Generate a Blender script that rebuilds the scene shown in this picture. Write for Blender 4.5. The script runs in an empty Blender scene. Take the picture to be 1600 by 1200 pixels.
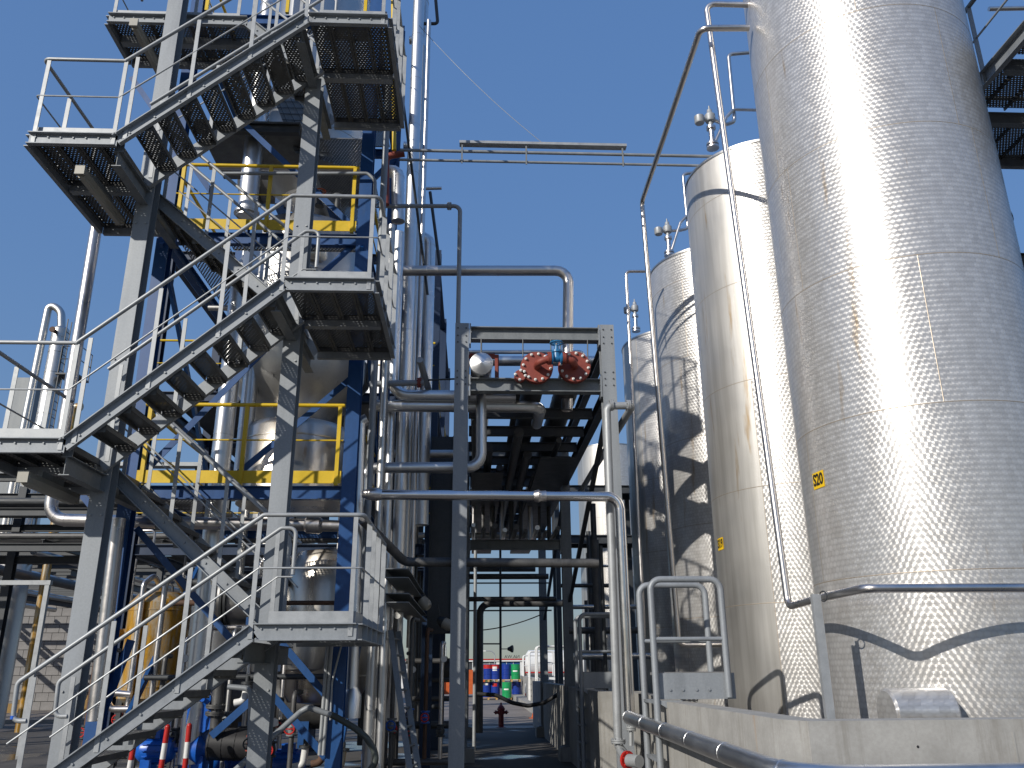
import bpy, bmesh, math, random
from mathutils import Vector, Matrix
random.seed(7)
rad = math.radians
sc = bpy.context.scene
COL = sc.collection

# ------------------------------------------------------------------ camera
F, PITCH, YAW, ROLL, EYE = 1310.0, rad(18.9), rad(2.7), rad(0.4), 1.65
fw = Vector((math.sin(YAW) * math.cos(PITCH), math.cos(YAW) * math.cos(PITCH), math.sin(PITCH)))
r0 = Vector((math.cos(YAW), -math.sin(YAW), 0))
u0 = r0.cross(fw)
RV = r0 * math.cos(ROLL) - u0 * math.sin(ROLL)
UV = u0 * math.cos(ROLL) + r0 * math.sin(ROLL)
EYEP = Vector((0, 0, EYE))
camd = bpy.data.cameras.new('camera')
cam = bpy.data.objects.new('camera', camd)
COL.objects.link(cam)
camd.sensor_fit = 'HORIZONTAL'
camd.sensor_width = 36.0
camd.lens = F / 1600 * 36
camd.clip_start = 0.05
camd.clip_end = 3000
cam.matrix_world = Matrix(((RV.x, UV.x, -fw.x, 0), (RV.y, UV.y, -fw.y, 0), (RV.z, UV.z, -fw.z, EYE), (0, 0, 0, 1)))
sc.camera = cam

# ------------------------------------------------------------------ light
SUN_AZ, SUN_EL = 44.0, 27.0        # light travels towards this azimuth (from +Y to +X)
w = bpy.data.worlds.new('World')
sc.world = w
w.use_nodes = True
wn = w.node_tree
sky = wn.nodes.new('ShaderNodeTexSky')
sky.sky_type = 'NISHITA'
sky.sun_disc = False
sky.sun_elevation = rad(SUN_EL)
sky.sun_rotation = rad(SUN_AZ + 180)
sky.altitude = 0
sky.air_density = 1.0
sky.dust_density = 0.5
sky.ozone_density = 5.0
bg = wn.nodes['Background']
bg.inputs['Strength'].default_value = 0.14
gam = wn.nodes.new('ShaderNodeGamma')
gam.inputs['Gamma'].default_value = 0.42
hsv = wn.nodes.new('ShaderNodeHueSaturation')
hsv.inputs['Saturation'].default_value = 1.72
hsv.inputs['Value'].default_value = 2.3
hsv.inputs['Hue'].default_value = 0.516
wn.links.new(sky.outputs[0], gam.inputs[0])
wn.links.new(gam.outputs[0], hsv.inputs['Color'])
# soft shoulder on the sky's luminance: a hazy horizon no brighter than in the photograph
bw = wn.nodes.new('ShaderNodeRGBToBW')
wn.links.new(hsv.outputs[0], bw.inputs[0])
ma = wn.nodes.new('ShaderNodeMath'); ma.operation = 'MULTIPLY_ADD'
ma.inputs[1].default_value = 0.374; ma.inputs[2].default_value = 1.0
wn.links.new(bw.outputs[0], ma.inputs[0])
md = wn.nodes.new('ShaderNodeMath'); md.operation = 'DIVIDE'; md.inputs[0].default_value = 1.54
wn.links.new(ma.outputs[0], md.inputs[1])
vm = wn.nodes.new('ShaderNodeVectorMath'); vm.operation = 'SCALE'
wn.links.new(hsv.outputs[0], vm.inputs[0]); wn.links.new(md.outputs[0], vm.inputs['Scale'])
wn.links.new(vm.outputs[0], bg.inputs[0])
sl = bpy.data.lights.new('sun', 'SUN')
sl.energy = 4.2
sl.angle = rad(0.53)
sl.color = (1.0, 0.945, 0.86)
so = bpy.data.objects.new('sun', sl)
COL.objects.link(so)
sd = Vector((math.sin(rad(SUN_AZ)) * math.cos(rad(SUN_EL)), math.cos(rad(SUN_AZ)) * math.cos(rad(SUN_EL)), -math.sin(rad(SUN_EL))))
so.rotation_euler = sd.to_track_quat('-Z', 'Y').to_euler()
vs = sc.view_settings
vs.view_transform = 'Standard'
vs.look = 'None'
vs.exposure = 0.0
vs.gamma = 1.0
vs.use_curve_mapping = False
sc.cycles.transparent_max_bounces = 24
sc.cycles.max_bounces = 6

# ------------------------------------------------------------------ placing helpers: a picture point on a real plane
def ray(x, y):
    return RV * ((x - 800) / F) + UV * ((600 - y) / F) + fw
def P(x, y, Y):
    d = ray(x, y); return EYEP + d * (Y / d.y)
def PX(x, y, X):
    d = ray(x, y); return EYEP + d * (X / d.x)
def PZ(x, y, Z=0.0):
    d = ray(x, y); return EYEP + d * ((Z - EYE) / d.z)

# ------------------------------------------------------------------ materials
def lin(c): return tuple(((v / 12.92) if v <= 0.04045 else ((v + 0.055) / 1.055) ** 2.4) for v in c)
class NT:
    def __init__(s, name):
        s.m = bpy.data.materials.new(name); s.m.use_nodes = True
        s.t = s.m.node_tree; s.p = s.t.nodes['Principled BSDF']; s.out = s.t.nodes['Material Output']
    def n(s, typ, **k):
        a = s.t.nodes.new(typ)
        for q, v in k.items(): setattr(a, q, v)
        return a
    def l(s, a, b): s.t.links.new(a, b)
    def set(s, sock, v):
        if isinstance(v, (int, float, tuple, list)): sock.default_value = v
        else: s.l(v, sock)
    def M(s, op, a, b=None, c=None):
        q = s.n('ShaderNodeMath', operation=op)
        s.set(q.inputs[0], a)
        if b is not None: s.set(q.inputs[1], b)
        if c is not None: s.set(q.inputs[2], c)
        return q.outputs[0]
    def coord(s, kind='Object', scale=(1, 1, 1)):
        tc = s.n('ShaderNodeTexCoord'); mp = s.n('ShaderNodeMapping')
        mp.inputs['Scale'].default_value = scale
        s.l(tc.outputs[kind], mp.inputs[0]); return mp.outputs[0]
    def noise(s, vec, scale, detail=4, rough=0.6):
        q = s.n('ShaderNodeTexNoise'); s.l(vec, q.inputs['Vector'])
        q.inputs['Scale'].default_value = scale; q.inputs['Detail'].default_value = detail; q.inputs['Roughness'].default_value = rough
        return q.outputs['Fac']
    def ramp(s, fac, stops):
        q = s.n('ShaderNodeValToRGB'); e = q.color_ramp.elements
        while len(e) < len(stops): e.new(0.5)
        for i, (p, c) in enumerate(stops):
            e[i].position = p; e[i].color = (*c, 1) if len(c) == 3 else c
        s.l(fac, q.inputs[0]); return q.outputs[0]
    def mix(s, fac, a, b):
        q = s.n('ShaderNodeMix', data_type='RGBA')
        s.set(q.inputs[0], fac)
        for i, v in ((6, a), (7, b)):
            if isinstance(v, tuple): q.inputs[i].default_value = (*v, 1)[:4]
            else: s.l(v, q.inputs[i])
        return q.outputs[2]
    def bump(s, h, strength=0.2, dist=0.01):
        q = s.n('ShaderNodeBump'); q.inputs['Strength'].default_value = strength; q.inputs['Distance'].default_value = dist
        s.l(h, q.inputs['Height']); s.l(q.outputs[0], s.p.inputs['Normal']); return q
    def rng(s, f, a, b, c, d):
        q = s.n('ShaderNodeMapRange')
        for i, v in enumerate((f, a, b, c, d)): s.set(q.inputs[i], v)
        return q.outputs[0]

def metal(name, col, rough, metallic, var=0.25, scale=6.0, streak=False, bump=0.0, worn=None, wornamt=0.62):
    t = NT(name)
    v = t.coord('Object')
    v2 = t.coord('Object', (1, 1, 0.12)) if streak else v
    n1 = t.noise(v2, scale, 5)
    n2 = t.noise(v, scale * 9, 3)
    dark = tuple(c * (1 - var) for c in col); lite = tuple(min(1, c * (1 + var)) for c in col)
    c = t.ramp(t.M('ADD', t.M('MULTIPLY', n1, 0.65), t.M('MULTIPLY', n2, 0.35)), [(0.3, dark), (0.7, lite)])
    if worn:
        n3 = t.noise(t.coord('Object', (2.2, 2.2, 0.35)), 3.0, 6, 0.7)
        c = t.mix(t.rng(n3, wornamt, wornamt + 0.12, 0.0, 0.85), c, worn)
    t.l(c, t.p.inputs['Base Color'])
    t.p.inputs['Metallic'].default_value = metallic
    t.l(t.rng(n1, 0.3, 0.7, rough * 0.8, min(1, rough * 1.2)), t.p.inputs['Roughness'])
    if bump: t.bump(t.M('ADD', n1, t.M('MULTIPLY', n2, 0.3)), bump, 0.004)
    return t.m

M = {}
M['galv'] = metal('galvanised_steel', (0.255, 0.275, 0.295), 0.55, 0.25, 0.2, 5.0, True, 0.1)
M['rail'] = metal('galvanised_tube', (0.34, 0.355, 0.365), 0.5, 0.3, 0.15, 8.0, False, 0.0)
M['beam'] = metal('weathered_galvanised_beam', (0.19, 0.205, 0.215), 0.55, 0.25, 0.28, 4.0, True, 0.1)
M['alu'] = metal('aluminium_cladding', (0.70, 0.705, 0.71), 0.37, 1.0, 0.06, 2.5, True, 0.12)
M['aludull'] = metal('dull_aluminium_cladding', (0.52, 0.515, 0.50), 0.42, 1.0, 0.12, 2.5, True, 0.15)
M['inox'] = metal('stainless_tube', (0.64, 0.61, 0.59), 0.33, 1.0, 0.08, 6.0, False, 0.0)
M['grime'] = metal('grimy_pipe', (0.10, 0.10, 0.10), 0.5, 0.4, 0.4, 4.0, False, 0.15)
M['darksteel'] = metal('dark_steel', (0.055, 0.06, 0.065), 0.5, 0.3, 0.3, 4.0, False, 0.1)
M['blue'] = metal('blue_paint', (0.010, 0.065, 0.21), 0.42, 0.0, 0.22, 2.0, True, 0.05, (0.03, 0.07, 0.16))
M['shadedblue'] = metal('shaded_blue_paint', (0.010, 0.028, 0.07), 0.45, 0.0, 0.25, 3.0, True)  # frame blue darkened, its shade painted into the colour
M['bluebright'] = metal('bright_blue_paint', (0.008, 0.10, 0.46), 0.35, 0.0, 0.2, 5.0, False, 0.05, (0.02, 0.05, 0.16), 0.6)
M['valveblue'] = metal('valve_blue_paint', (0.02, 0.15, 0.33), 0.38, 0.0, 0.15, 9.0)
M['yellow'] = metal('yellow_paint', (0.62, 0.42, 0.012), 0.42, 0.0, 0.14, 3.0, False, 0.05, (0.40, 0.20, 0.03), 0.66)
M['primer'] = metal('red_oxide_primer', (0.23, 0.047, 0.032), 0.6, 0.0, 0.22, 6.0, False, 0.08, (0.15, 0.07, 0.05), 0.6)
M['chrome'] = metal('polished_stainless', (0.72, 0.70, 0.69), 0.2, 1.0, 0.06, 5.0)
M['red'] = metal('red_paint', (0.45, 0.02, 0.015), 0.38, 0.0, 0.2, 6.0)
M['hydrant'] = metal('hydrant_red', (0.16, 0.012, 0.015), 0.4, 0.0, 0.2, 6.0)
M['white'] = metal('white_paint', (0.70, 0.70, 0.68), 0.45, 0.0, 0.12, 4.0)
M['rust'] = metal('rusty_steel', (0.10, 0.055, 0.035), 0.75, 0.1, 0.45, 7.0, False, 0.2)
M['rubber'] = metal('black_rubber', (0.022, 0.022, 0.024), 0.55, 0.0, 0.3, 5.0)
M['hose'] = metal('green_grey_hose', (0.045, 0.055, 0.05), 0.5, 0.0, 0.2, 5.0)
M['lampgrey'] = metal('lamp_housing', (0.36, 0.345, 0.30), 0.45, 0.0, 0.15, 6.0)
M['orange'] = metal('orange_paint', (0.5, 0.10, 0.02), 0.5, 0.0, 0.2, 4.0)
M['wood'] = metal('pallet_wood', (0.42, 0.26, 0.09), 0.8, 0.0, 0.3, 6.0)
M['drumblue'] = metal('drum_blue', (0.012, 0.04, 0.26), 0.3, 0.0, 0.15, 3.0)
M['drumgreen'] = metal('drum_green', (0.012, 0.28, 0.09), 0.3, 0.0, 0.15, 3.0)
M['amber'] = metal('amber_varnished_vessel', (0.44, 0.23, 0.022), 0.34, 0.35, 0.6, 9.0, True, 0.05, (0.45, 0.43, 0.36), 0.46)
M['black'] = metal('black_print', (0.012, 0.012, 0.012), 0.5, 0.0, 0.1, 5.0)
M['signyellow'] = metal('sign_yellow', (0.78, 0.50, 0.01), 0.45, 0.0, 0.06, 5.0)
M['bluetape'] = metal('blue_tape', (0.02, 0.12, 0.55), 0.4, 0.0, 0.1, 5.0)
M['weld'] = metal('weld_line', (0.42, 0.36, 0.29), 0.5, 0.6, 0.2, 3.0)
M['shade'] = metal('shaded_beam', (0.075, 0.08, 0.085), 0.6, 0.2, 0.3, 4.0, True, 0.1)  # beam steel darkened: the shade on the racks is put into the colour
M['leaf'] = metal('hedge_leaf', (0.05, 0.10, 0.025), 0.7, 0.0, 0.4, 8.0)
M['brownvessel'] = metal('stained_vessel_cladding', (0.60, 0.56, 0.50), 0.3, 1.0, 0.12, 1.6, True, 0.05, (0.42, 0.2, 0.05), 0.60)

def concrete():
    t = NT('concrete')
    v = t.coord('Object')
    a = t.noise(v, 2.2, 8, 0.65); b = t.noise(v, 45, 4); st = t.noise(t.coord('Object', (7, 7, 0.5)), 1.6, 5, 0.65)
    c = t.ramp(a, [(0.25, (0.23, 0.224, 0.208)), (0.55, (0.34, 0.334, 0.315)), (0.8, (0.43, 0.423, 0.40))])
    c = t.mix(t.rng(b, 0.35, 0.75, 0.0, 0.35), c, (0.22, 0.21, 0.19))
    c = t.mix(t.rng(st, 0.52, 0.72, 0.0, 0.6), c, (0.18, 0.165, 0.14))
    ru = t.noise(t.coord('Object', (4, 4, 0.35)), 1.1, 3, 0.5)
    c = t.mix(t.rng(ru, 0.66, 0.76, 0.0, 0.55), c, (0.34, 0.2, 0.09))
    t.l(c, t.p.inputs['Base Color']); t.p.inputs['Roughness'].default_value = 0.85
    t.bump(t.M('ADD', a, t.M('MULTIPLY', b, 0.4)), 0.35, 0.006)
    return t.m
M['concrete'] = concrete()

def asphalt():
    t = NT('asphalt')
    v = t.coord('Object')
    a = t.noise(v, 0.5, 8, 0.65); b = t.noise(v, 60, 3); wv = t.noise(v, 0.35, 3)
    c = t.ramp(a, [(0.3, (0.035, 0.033, 0.031)), (0.7, (0.105, 0.095, 0.085))])
    c = t.mix(t.rng(b, 0.4, 0.7, 0, 0.4), c, (0.13, 0.12, 0.11))
    wet = t.rng(wv, 0.53, 0.6, 0, 1)
    c = t.mix(t.M('MULTIPLY', wet, 0.6), c, (0.02, 0.02, 0.02))
    t.l(c, t.p.inputs['Base Color'])
    t.l(t.rng(wet, 0, 1, 0.85, 0.12), t.p.inputs['Roughness'])
    t.bump(b, 0.3, 0.004)
    return t.m
M['asphalt'] = asphalt()
def yardmat():
    t = NT('pale_yard_concrete')
    v = t.coord('Object')
    a = t.noise(v, 0.35, 8, 0.65); b = t.noise(v, 30, 3)
    c = t.ramp(a, [(0.3, (0.16, 0.135, 0.115)), (0.7, (0.27, 0.235, 0.205))])
    c = t.mix(t.rng(b, 0.4, 0.7, 0, 0.3), c, (0.12, 0.11, 0.10))
    t.l(c, t.p.inputs['Base Color']); t.p.inputs['Roughness'].default_value = 0.85
    return t.m
M['yard'] = yardmat()

def blockmat():
    t = NT('grey_block'); v = t.coord('Object')
    a = t.noise(v, 3, 6); b = t.noise(v, 0.6, 4)
    c = t.ramp(t.M('ADD', t.M('MULTIPLY', a, 0.5), t.M('MULTIPLY', b, 0.5)), [(0.3, (0.19, 0.183, 0.178)), (0.7, (0.28, 0.27, 0.262))])
    t.l(c, t.p.inputs['Base Color']); t.p.inputs['Roughness'].default_value = 0.9
    return t.m
M['block'] = blockmat()

def perf(name, col, pitch, r):
    """sheet steel with punched holes on its flat faces"""
    t = NT(name)
    tc = t.n('ShaderNodeTexCoord'); sx = t.n('ShaderNodeSeparateXYZ'); t.l(tc.outputs['Object'], sx.inputs[0])
    x = t.M('DIVIDE', sx.outputs[0], pitch); y = t.M('DIVIDE', sx.outputs[1], pitch * 0.87)
    row = t.M('FLOOR', y)
    off = t.M('MULTIPLY', t.M('MODULO', t.M('ABSOLUTE', row), 2.0), 0.5)
    fx = t.M('SUBTRACT', t.M('FRACT', t.M('ADD', x, off)), 0.5); fy = t.M('MULTIPLY', t.M('SUBTRACT', t.M('FRACT', y), 0.5), 0.87)
    d = t.M('SQRT', t.M('ADD', t.M('MULTIPLY', fx, fx), t.M('MULTIPLY', fy, fy)))
    geo = t.n('ShaderNodeNewGeometry'); sn = t.n('ShaderNodeSeparateXYZ'); t.l(geo.outputs['True Normal'], sn.inputs[0])
    flat = t.M('GREATER_THAN', t.M('ABSOLUTE', sn.outputs[2]), 0.5)
    hole = t.M('MULTIPLY', t.M('LESS_THAN', d, r / pitch), flat)
    n1 = t.noise(tc.outputs['Object'], 6, 4)
    t.l(t.ramp(n1, [(0.3, tuple(c * 0.75 for c in col)), (0.7, tuple(c * 1.15 for c in col))]), t.p.inputs['Base Color'])
    t.p.inputs['Metallic'].default_value = 0.3; t.p.inputs['Roughness'].default_value = 0.55
    tr = t.n('ShaderNodeBsdfTransparent'); mx = t.n('ShaderNodeMixShader')
    t.l(hole, mx.inputs[0]); t.l(t.p.outputs[0], mx.inputs[1]); t.l(tr.outputs[0], mx.inputs[2]); t.l(mx.outputs[0], t.out.inputs[0])
    return t.m
M['perf'] = perf('perforated_plate', (0.125, 0.127, 0.125), 0.044, 0.0086)
M['grate'] = perf('open_grating', (0.22, 0.22, 0.22), 0.05, 0.018)

TR = 1.23
def tankmat(name, plain, stain=0.0):
    t = NT(name)
    tc = t.n('ShaderNodeTexCoord'); sx = t.n('ShaderNodeSeparateXYZ'); t.l(tc.outputs['Object'], sx.inputs[0])
    x, y, z = sx.outputs
    th = t.M('ARCTAN2', y, x)
    U = t.M('MULTIPLY', th, TR)
    oz = tc.outputs['Object']
    big = t.noise(oz, 0.9, 4)
    streakv = t.n('ShaderNodeCombineXYZ'); t.l(t.M('MULTIPLY', U, 9.0), streakv.inputs[0]); t.l(t.M('MULTIPLY', z, 0.35), streakv.inputs[1])
    st = t.noise(streakv.outputs[0], 1.0, 4, 0.6)
    T = Vector
    if plain:
        col = t.ramp(st, [(0.35, (0.46, 0.445, 0.415)), (0.65, (0.58, 0.565, 0.535))])
        t.l(t.rng(big, 0.3, 0.7, 0.38, 0.48), t.p.inputs['Roughness'])
        t.p.inputs['Anisotropic'].default_value = 0.45
        tg = t.n('ShaderNodeTangent'); tg.direction_type = 'RADIAL'; tg.axis = 'Z'
        t.l(tg.outputs[0], t.p.inputs['Tangent'])
    else:
        c = 0.057
        v = t.M('DIVIDE', z, c * 0.92)
        row = t.M('FLOOR', v)
        u = t.M('ADD', t.M('DIVIDE', U, c), t.M('MULTIPLY', t.M('MODULO', t.M('ABSOLUTE', row), 2.0), 0.5))
        iu = t.M('FLOOR', u)
        fu = t.M('SUBTRACT', t.M('FRACT', u), 0.5); fv = t.M('SUBTRACT', t.M('FRACT', v), 0.5)
        ph = t.M('ARCTAN2', fv, fu)
        cp, sp = t.M('COSINE', ph), t.M('SINE', ph)
        cell = t.n('ShaderNodeCombineXYZ'); t.l(iu, cell.inputs[0]); t.l(row, cell.inputs[1])
        wn_ = t.n('ShaderNodeTexWhiteNoise'); wn_.noise_dimensions = '2D'; t.l(cell.outputs[0], wn_.inputs['Vector'])
        rnd = wn_.outputs['Value']
        # radial direction of each swirl, on the shell
        ct, s_t = t.M('COSINE', th), t.M('SINE', th)
        tx = t.M('MULTIPLY', cp, t.M('MULTIPLY', s_t, -1.0)); ty = t.M('MULTIPLY', cp, ct)
        tv = t.n('ShaderNodeCombineXYZ'); t.l(tx, tv.inputs[0]); t.l(ty, tv.inputs[1]); t.l(sp, tv.inputs[2])
        t.l(tv.outputs[0], t.p.inputs['Tangent'])
        t.p.inputs['Anisotropic'].default_value = 0.62
        rr = t.M('SQRT', t.M('ADD', t.M('MULTIPLY', fu, fu), t.M('MULTIPLY', fv, fv)))
        dome = t.M('MULTIPLY', t.M('SUBTRACT', 1.0, t.M('MULTIPLY', rr, 1.4)), 1.0)
        t.l(t.M('ADD', t.rng(big, 0.3, 0.7, 0.29, 0.36), t.M('MULTIPLY', rnd, 0.05)), t.p.inputs['Roughness'])
        edge = t.rng(rr, 0.30, 0.55, 1.0, 0.87)
        base = t.ramp(t.M('ADD', t.M('MULTIPLY', rnd, 0.35), t.M('MULTIPLY', st, 0.65)), [(0.3, (0.51, 0.495, 0.475)), (0.7, (0.61, 0.60, 0.585))])
        mul = t.n('ShaderNodeMix', data_type='RGBA', blend_type='MULTIPLY'); mul.inputs[0].default_value = 1.0
        t.l(base, mul.inputs[6]); t.l(edge, mul.inputs[7])
        col = mul.outputs[2]
        t.bump(t.M('ADD', dome, t.M('MULTIPLY', big, 12.0)), 0.11, 0.004)
    # rust runs: long thin streaks fading downwards
    sv = t.n('ShaderNodeCombineXYZ'); t.l(t.M('MULTIPLY', U, 5.0), sv.inputs[0]); t.l(t.M('MULTIPLY', z, 0.55), sv.inputs[1]); sv.inputs[2].default_value = 3.3
    rn = t.noise(sv.outputs[0], 1.0, 5, 0.62)
    lo = 0.66 - stain
    rf = t.rng(rn, lo, lo + 0.1, 0.0, 0.75)
    col = t.mix(rf, col, (0.33, 0.22, 0.10))
    t.l(col, t.p.inputs['Base Color'])
    t.p.inputs['Metallic'].default_value = 0.85 if plain else 0.56
    return t.m
M['swirl'] = tankmat('circular_brushed_stainless', False, 0.025)
M['plain'] = tankmat('plain_stainless_plate', True, 0.04)

# ------------------------------------------------------------------ mesh builder
class MB:
    def __init__(s): s.v = []; s.f = []; s.sm = []
    def add(s, vs_, fs, smooth=False):
        o = len(s.v); s.v += [Vector(q) for q in vs_]
        for f in fs: s.f.append([i + o for i in f]); s.sm.append(smooth)
        return s
    def box(s, c, d, rz=0.0):
        c = Vector(c); hx, hy, hz = d[0] / 2, d[1] / 2, d[2] / 2
        R = Matrix.Rotation(rz, 3, 'Z')
        vs_ = [c + R @ Vector((x * hx, y * hy, z * hz)) for x in (-1, 1) for y in (-1, 1) for z in (-1, 1)]
        return s.add(vs_, [(0, 1, 3, 2), (4, 6, 7, 5), (0, 4, 5, 1), (2, 3, 7, 6), (0, 2, 6, 4), (1, 5, 7, 3)])
    def box2(s, a, b):
        a, b = Vector(a), Vector(b); return s.box((a + b) / 2, [abs(q) for q in (b - a)])
    def sect(s, a, b, prof, up=(0, 0, 1), smooth=False):
        """extrude a 2D outline (side, up) from a to b"""
        a, b = Vector(a), Vector(b); d = (b - a).normalized(); up = Vector(up)
        side = d.cross(up)
        if side.length < 1e-4: side = d.cross(Vector((0, 1, 0)))
        side.normalize(); up = side.cross(d)
        n = len(prof)
        vs_ = [a + side * p + up * q for p, q in prof] + [b + side * p + up * q for p, q in prof]
        fs = [(i, (i + 1) % n, (i + 1) % n + n, i + n) for i in range(n)] + [tuple(range(n))[::-1], tuple(range(n, 2 * n))]
        return s.add(vs_, fs, smooth)
    def bar(s, a, b, wd, h, up=(0, 0, 1)):
        return s.sect(a, b, [(-wd / 2, -h / 2), (wd / 2, -h / 2), (wd / 2, h / 2), (-wd / 2, h / 2)], up)
    def ibeam(s, a, b, h, bf, up=(0, 0, 1), tw=0.009, tf=0.013):
        H, B, w2 = h / 2, bf / 2, tw / 2
        return s.sect(a, b, [(-B, -H), (B, -H), (B, -H + tf), (w2, -H + tf), (w2, H - tf), (B, H - tf), (B, H), (-B, H), (-B, H - tf), (-w2, H - tf), (-w2, -H + tf), (-B, -H + tf)], up)
    def chan(s, a, b, h, bf, up=(0, 0, 1), sgn=1, tw=0.008, tf=0.011):
        """channel, web on the near side, flanges towards sgn*side"""
        H = h / 2
        pr = [(0, -H), (bf, -H), (bf, -H + tf), (tw, -H + tf), (tw, H - tf), (bf, H - tf), (bf, H), (0, H)]
        return s.sect(a, b, [(p * sgn, q) for p, q in pr], up)
    def frames(s, pts):
        n = len(pts); ts = []
        for i in range(n):
            a = (pts[i] - pts[i - 1]).normalized() if i else None
            b = (pts[i + 1] - pts[i]).normalized() if i < n - 1 else None
            t = (a + b) if (a and b) else (a or b)
            ts.append(t.normalized() if t.length > 1e-6 else (a or b))
        nrm = ts[0].orthogonal().normalized(); out = []
        for t in ts:
            nrm = nrm - t * nrm.dot(t)
            if nrm.length < 1e-6: nrm = t.orthogonal()
            nrm.normalize(); out.append((t, nrm.copy(), t.cross(nrm)))
        return out
    def tube(s, pts, r, n=12, bend=0.0, k=5, caps=True):
        pts = fillet([Vector(p) for p in pts], bend, k)
        rs = r if isinstance(r, list) else [r] * len(pts)
        vs_ = []
        for p, (t, a, b), q in zip(pts, s.frames(pts), rs):
            vs_ += [p + (a * math.cos(2 * math.pi * i / n) + b * math.sin(2 * math.pi * i / n)) * q for i in range(n)]
        m = len(pts)
        s.add(vs_, [(j * n + i, j * n + (i + 1) % n, (j + 1) * n + (i + 1) % n, (j + 1) * n + i) for j in range(m - 1) for i in range(n)], True)
        if caps:
            o = len(s.v) - m * n
            s.f.append([o + i for i in range(n)][::-1]); s.sm.append(False)
            s.f.append([o + (m - 1) * n + i for i in range(n)]); s.sm.append(False)
        return s
    def lathe(s, o, ax, prof, n=24, a0=0.0, a1=None):
        """prof: (radius, distance along ax)"""
        o = Vector(o); ax = Vector(ax).normalized()
        a = Vector((1, 0, 0)) if abs(ax.x) < 0.9 else Vector((0, 1, 0))
        a = (a - ax * a.dot(ax)).normalized(); b = ax.cross(a)
        full = a1 is None; m = len(prof); q = n if full else n + 1
        vs_ = []
        for R_, d in prof:
            for i in range(q):
                t = 2 * math.pi * i / n if full else a0 + (a1 - a0) * i / n
                vs_.append(o + ax * d + (a * math.cos(t) + b * math.sin(t)) * R_)
        fs = []
        for j in range(m - 1):
            for i in range(n):
                i2 = (i + 1) % q
                fs.append((j * q + i, j * q + i2, (j + 1) * q + i2, (j + 1) * q + i))
        return s.add(vs_, fs, True)
    def disc(s, o, ax, r, t, n=20):
        return s.lathe(o, ax, [(0.0001, 0), (r, 0), (r, t), (0.0001, t)], n)
    def ball(s, o, r, n=10, sq=1.0):
        return s.lathe(o, (0, 0, 1), [(max(1e-4, r * math.sin(math.pi * i / 8)), -r * sq * math.cos(math.pi * i / 8)) for i in range(9)], n)
    def torus(s, o, ax, R_, r, n=24):
        o = Vector(o); ax = Vector(ax).normalized(); a = ax.orthogonal().normalized(); b = ax.cross(a)
        vs_ = []
        for i in range(n):
            t = 2 * math.pi * i / n; d = a * math.cos(t) + b * math.sin(t)
            vs_ += [o + d * (R_ + r * math.cos(math.pi * j / 3)) + ax * r * math.sin(math.pi * j / 3) for j in range(6)]
        return s.add(vs_, [(i * 6 + j, ((i + 1) % n) * 6 + j, ((i + 1) % n) * 6 + (j + 1) % 6, i * 6 + (j + 1) % 6) for i in range(n) for j in range(6)], True)
    def prism(s, poly, vec):
        poly = [Vector(p) for p in poly]; vec = Vector(vec); n = len(poly)
        return s.add(poly + [p + vec for p in poly], [(i, (i + 1) % n, (i + 1) % n + n, i + n) for i in range(n)] + [tuple(range(n))[::-1], tuple(range(n, 2 * n))])
    def bolts(s, o, ax, R_, k, r=0.014, h=0.02, ph=0.0):
        o = Vector(o); ax = Vector(ax).normalized(); a = ax.orthogonal().normalized()
        if abs(ax.y) > 0.9: a = Vector((1, 0, 0))
        b = ax.cross(a)
        for i in range(k):
            t = 2 * math.pi * i / k + ph
            s.lathe(o + (a * math.cos(t) + b * math.sin(t)) * R_, ax, [(r, 0), (r, h), (1e-4, h)], 6)
        return s
    def build(s, name, mat, parent=None, loc=None):
        me = bpy.data.meshes.new(name)
        if parent is not None: off = wloc(parent)
        else:
            if loc is None:
                xs = [q.x for q in s.v]; ys = [q.y for q in s.v]; zs = [q.z for q in s.v]
                loc = ((min(xs) + max(xs)) / 2, (min(ys) + max(ys)) / 2, min(zs))
            off = Vector(loc)
        me.from_pydata([q - off for q in s.v], [], s.f)
        bm = bmesh.new(); bm.from_mesh(me); bmesh.ops.recalc_face_normals(bm, faces=bm.faces); bm.to_mesh(me); bm.free()
        me.polygons.foreach_set('use_smooth', s.sm)
        me.set_sharp_from_angle(angle=rad(38))
        me.materials.append(M[mat] if isinstance(mat, str) else mat)
        o = bpy.data.objects.new(name, me); COL.objects.link(o)
        if parent is not None: o.parent = parent
        else: o.location = off
        return o
def wloc(o):
    v = Vector((0, 0, 0))
    while o is not None: v += Vector(o.location); o = o.parent
    return v
def fillet(pts, r, k=5):
    if r <= 0 or len(pts) < 3: return pts
    out = [pts[0]]
    for i in range(1, len(pts) - 1):
        p = pts[i]; a = pts[i - 1] - p; b = pts[i + 1] - p
        ang = a.angle(b)
        if ang > 3.05: out.append(p); continue
        d = min(r / math.tan(ang / 2), a.length * 0.48, b.length * 0.48)
        A = p + a.normalized() * d; B = p + b.normalized() * d
        rr = d * math.tan(ang / 2)
        c = p + (a.normalized() + b.normalized()).normalized() * (rr / math.sin(ang / 2))
        va, vb = A - c, B - c
        w_ = va.angle(vb)
        for j in range(k + 1):
            t = j / k
            out.append(c + (va * math.sin((1 - t) * w_) + vb * math.sin(t * w_)) / math.sin(w_) if w_ > 1e-4 else A)
    out.append(pts[-1]); return out

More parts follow.
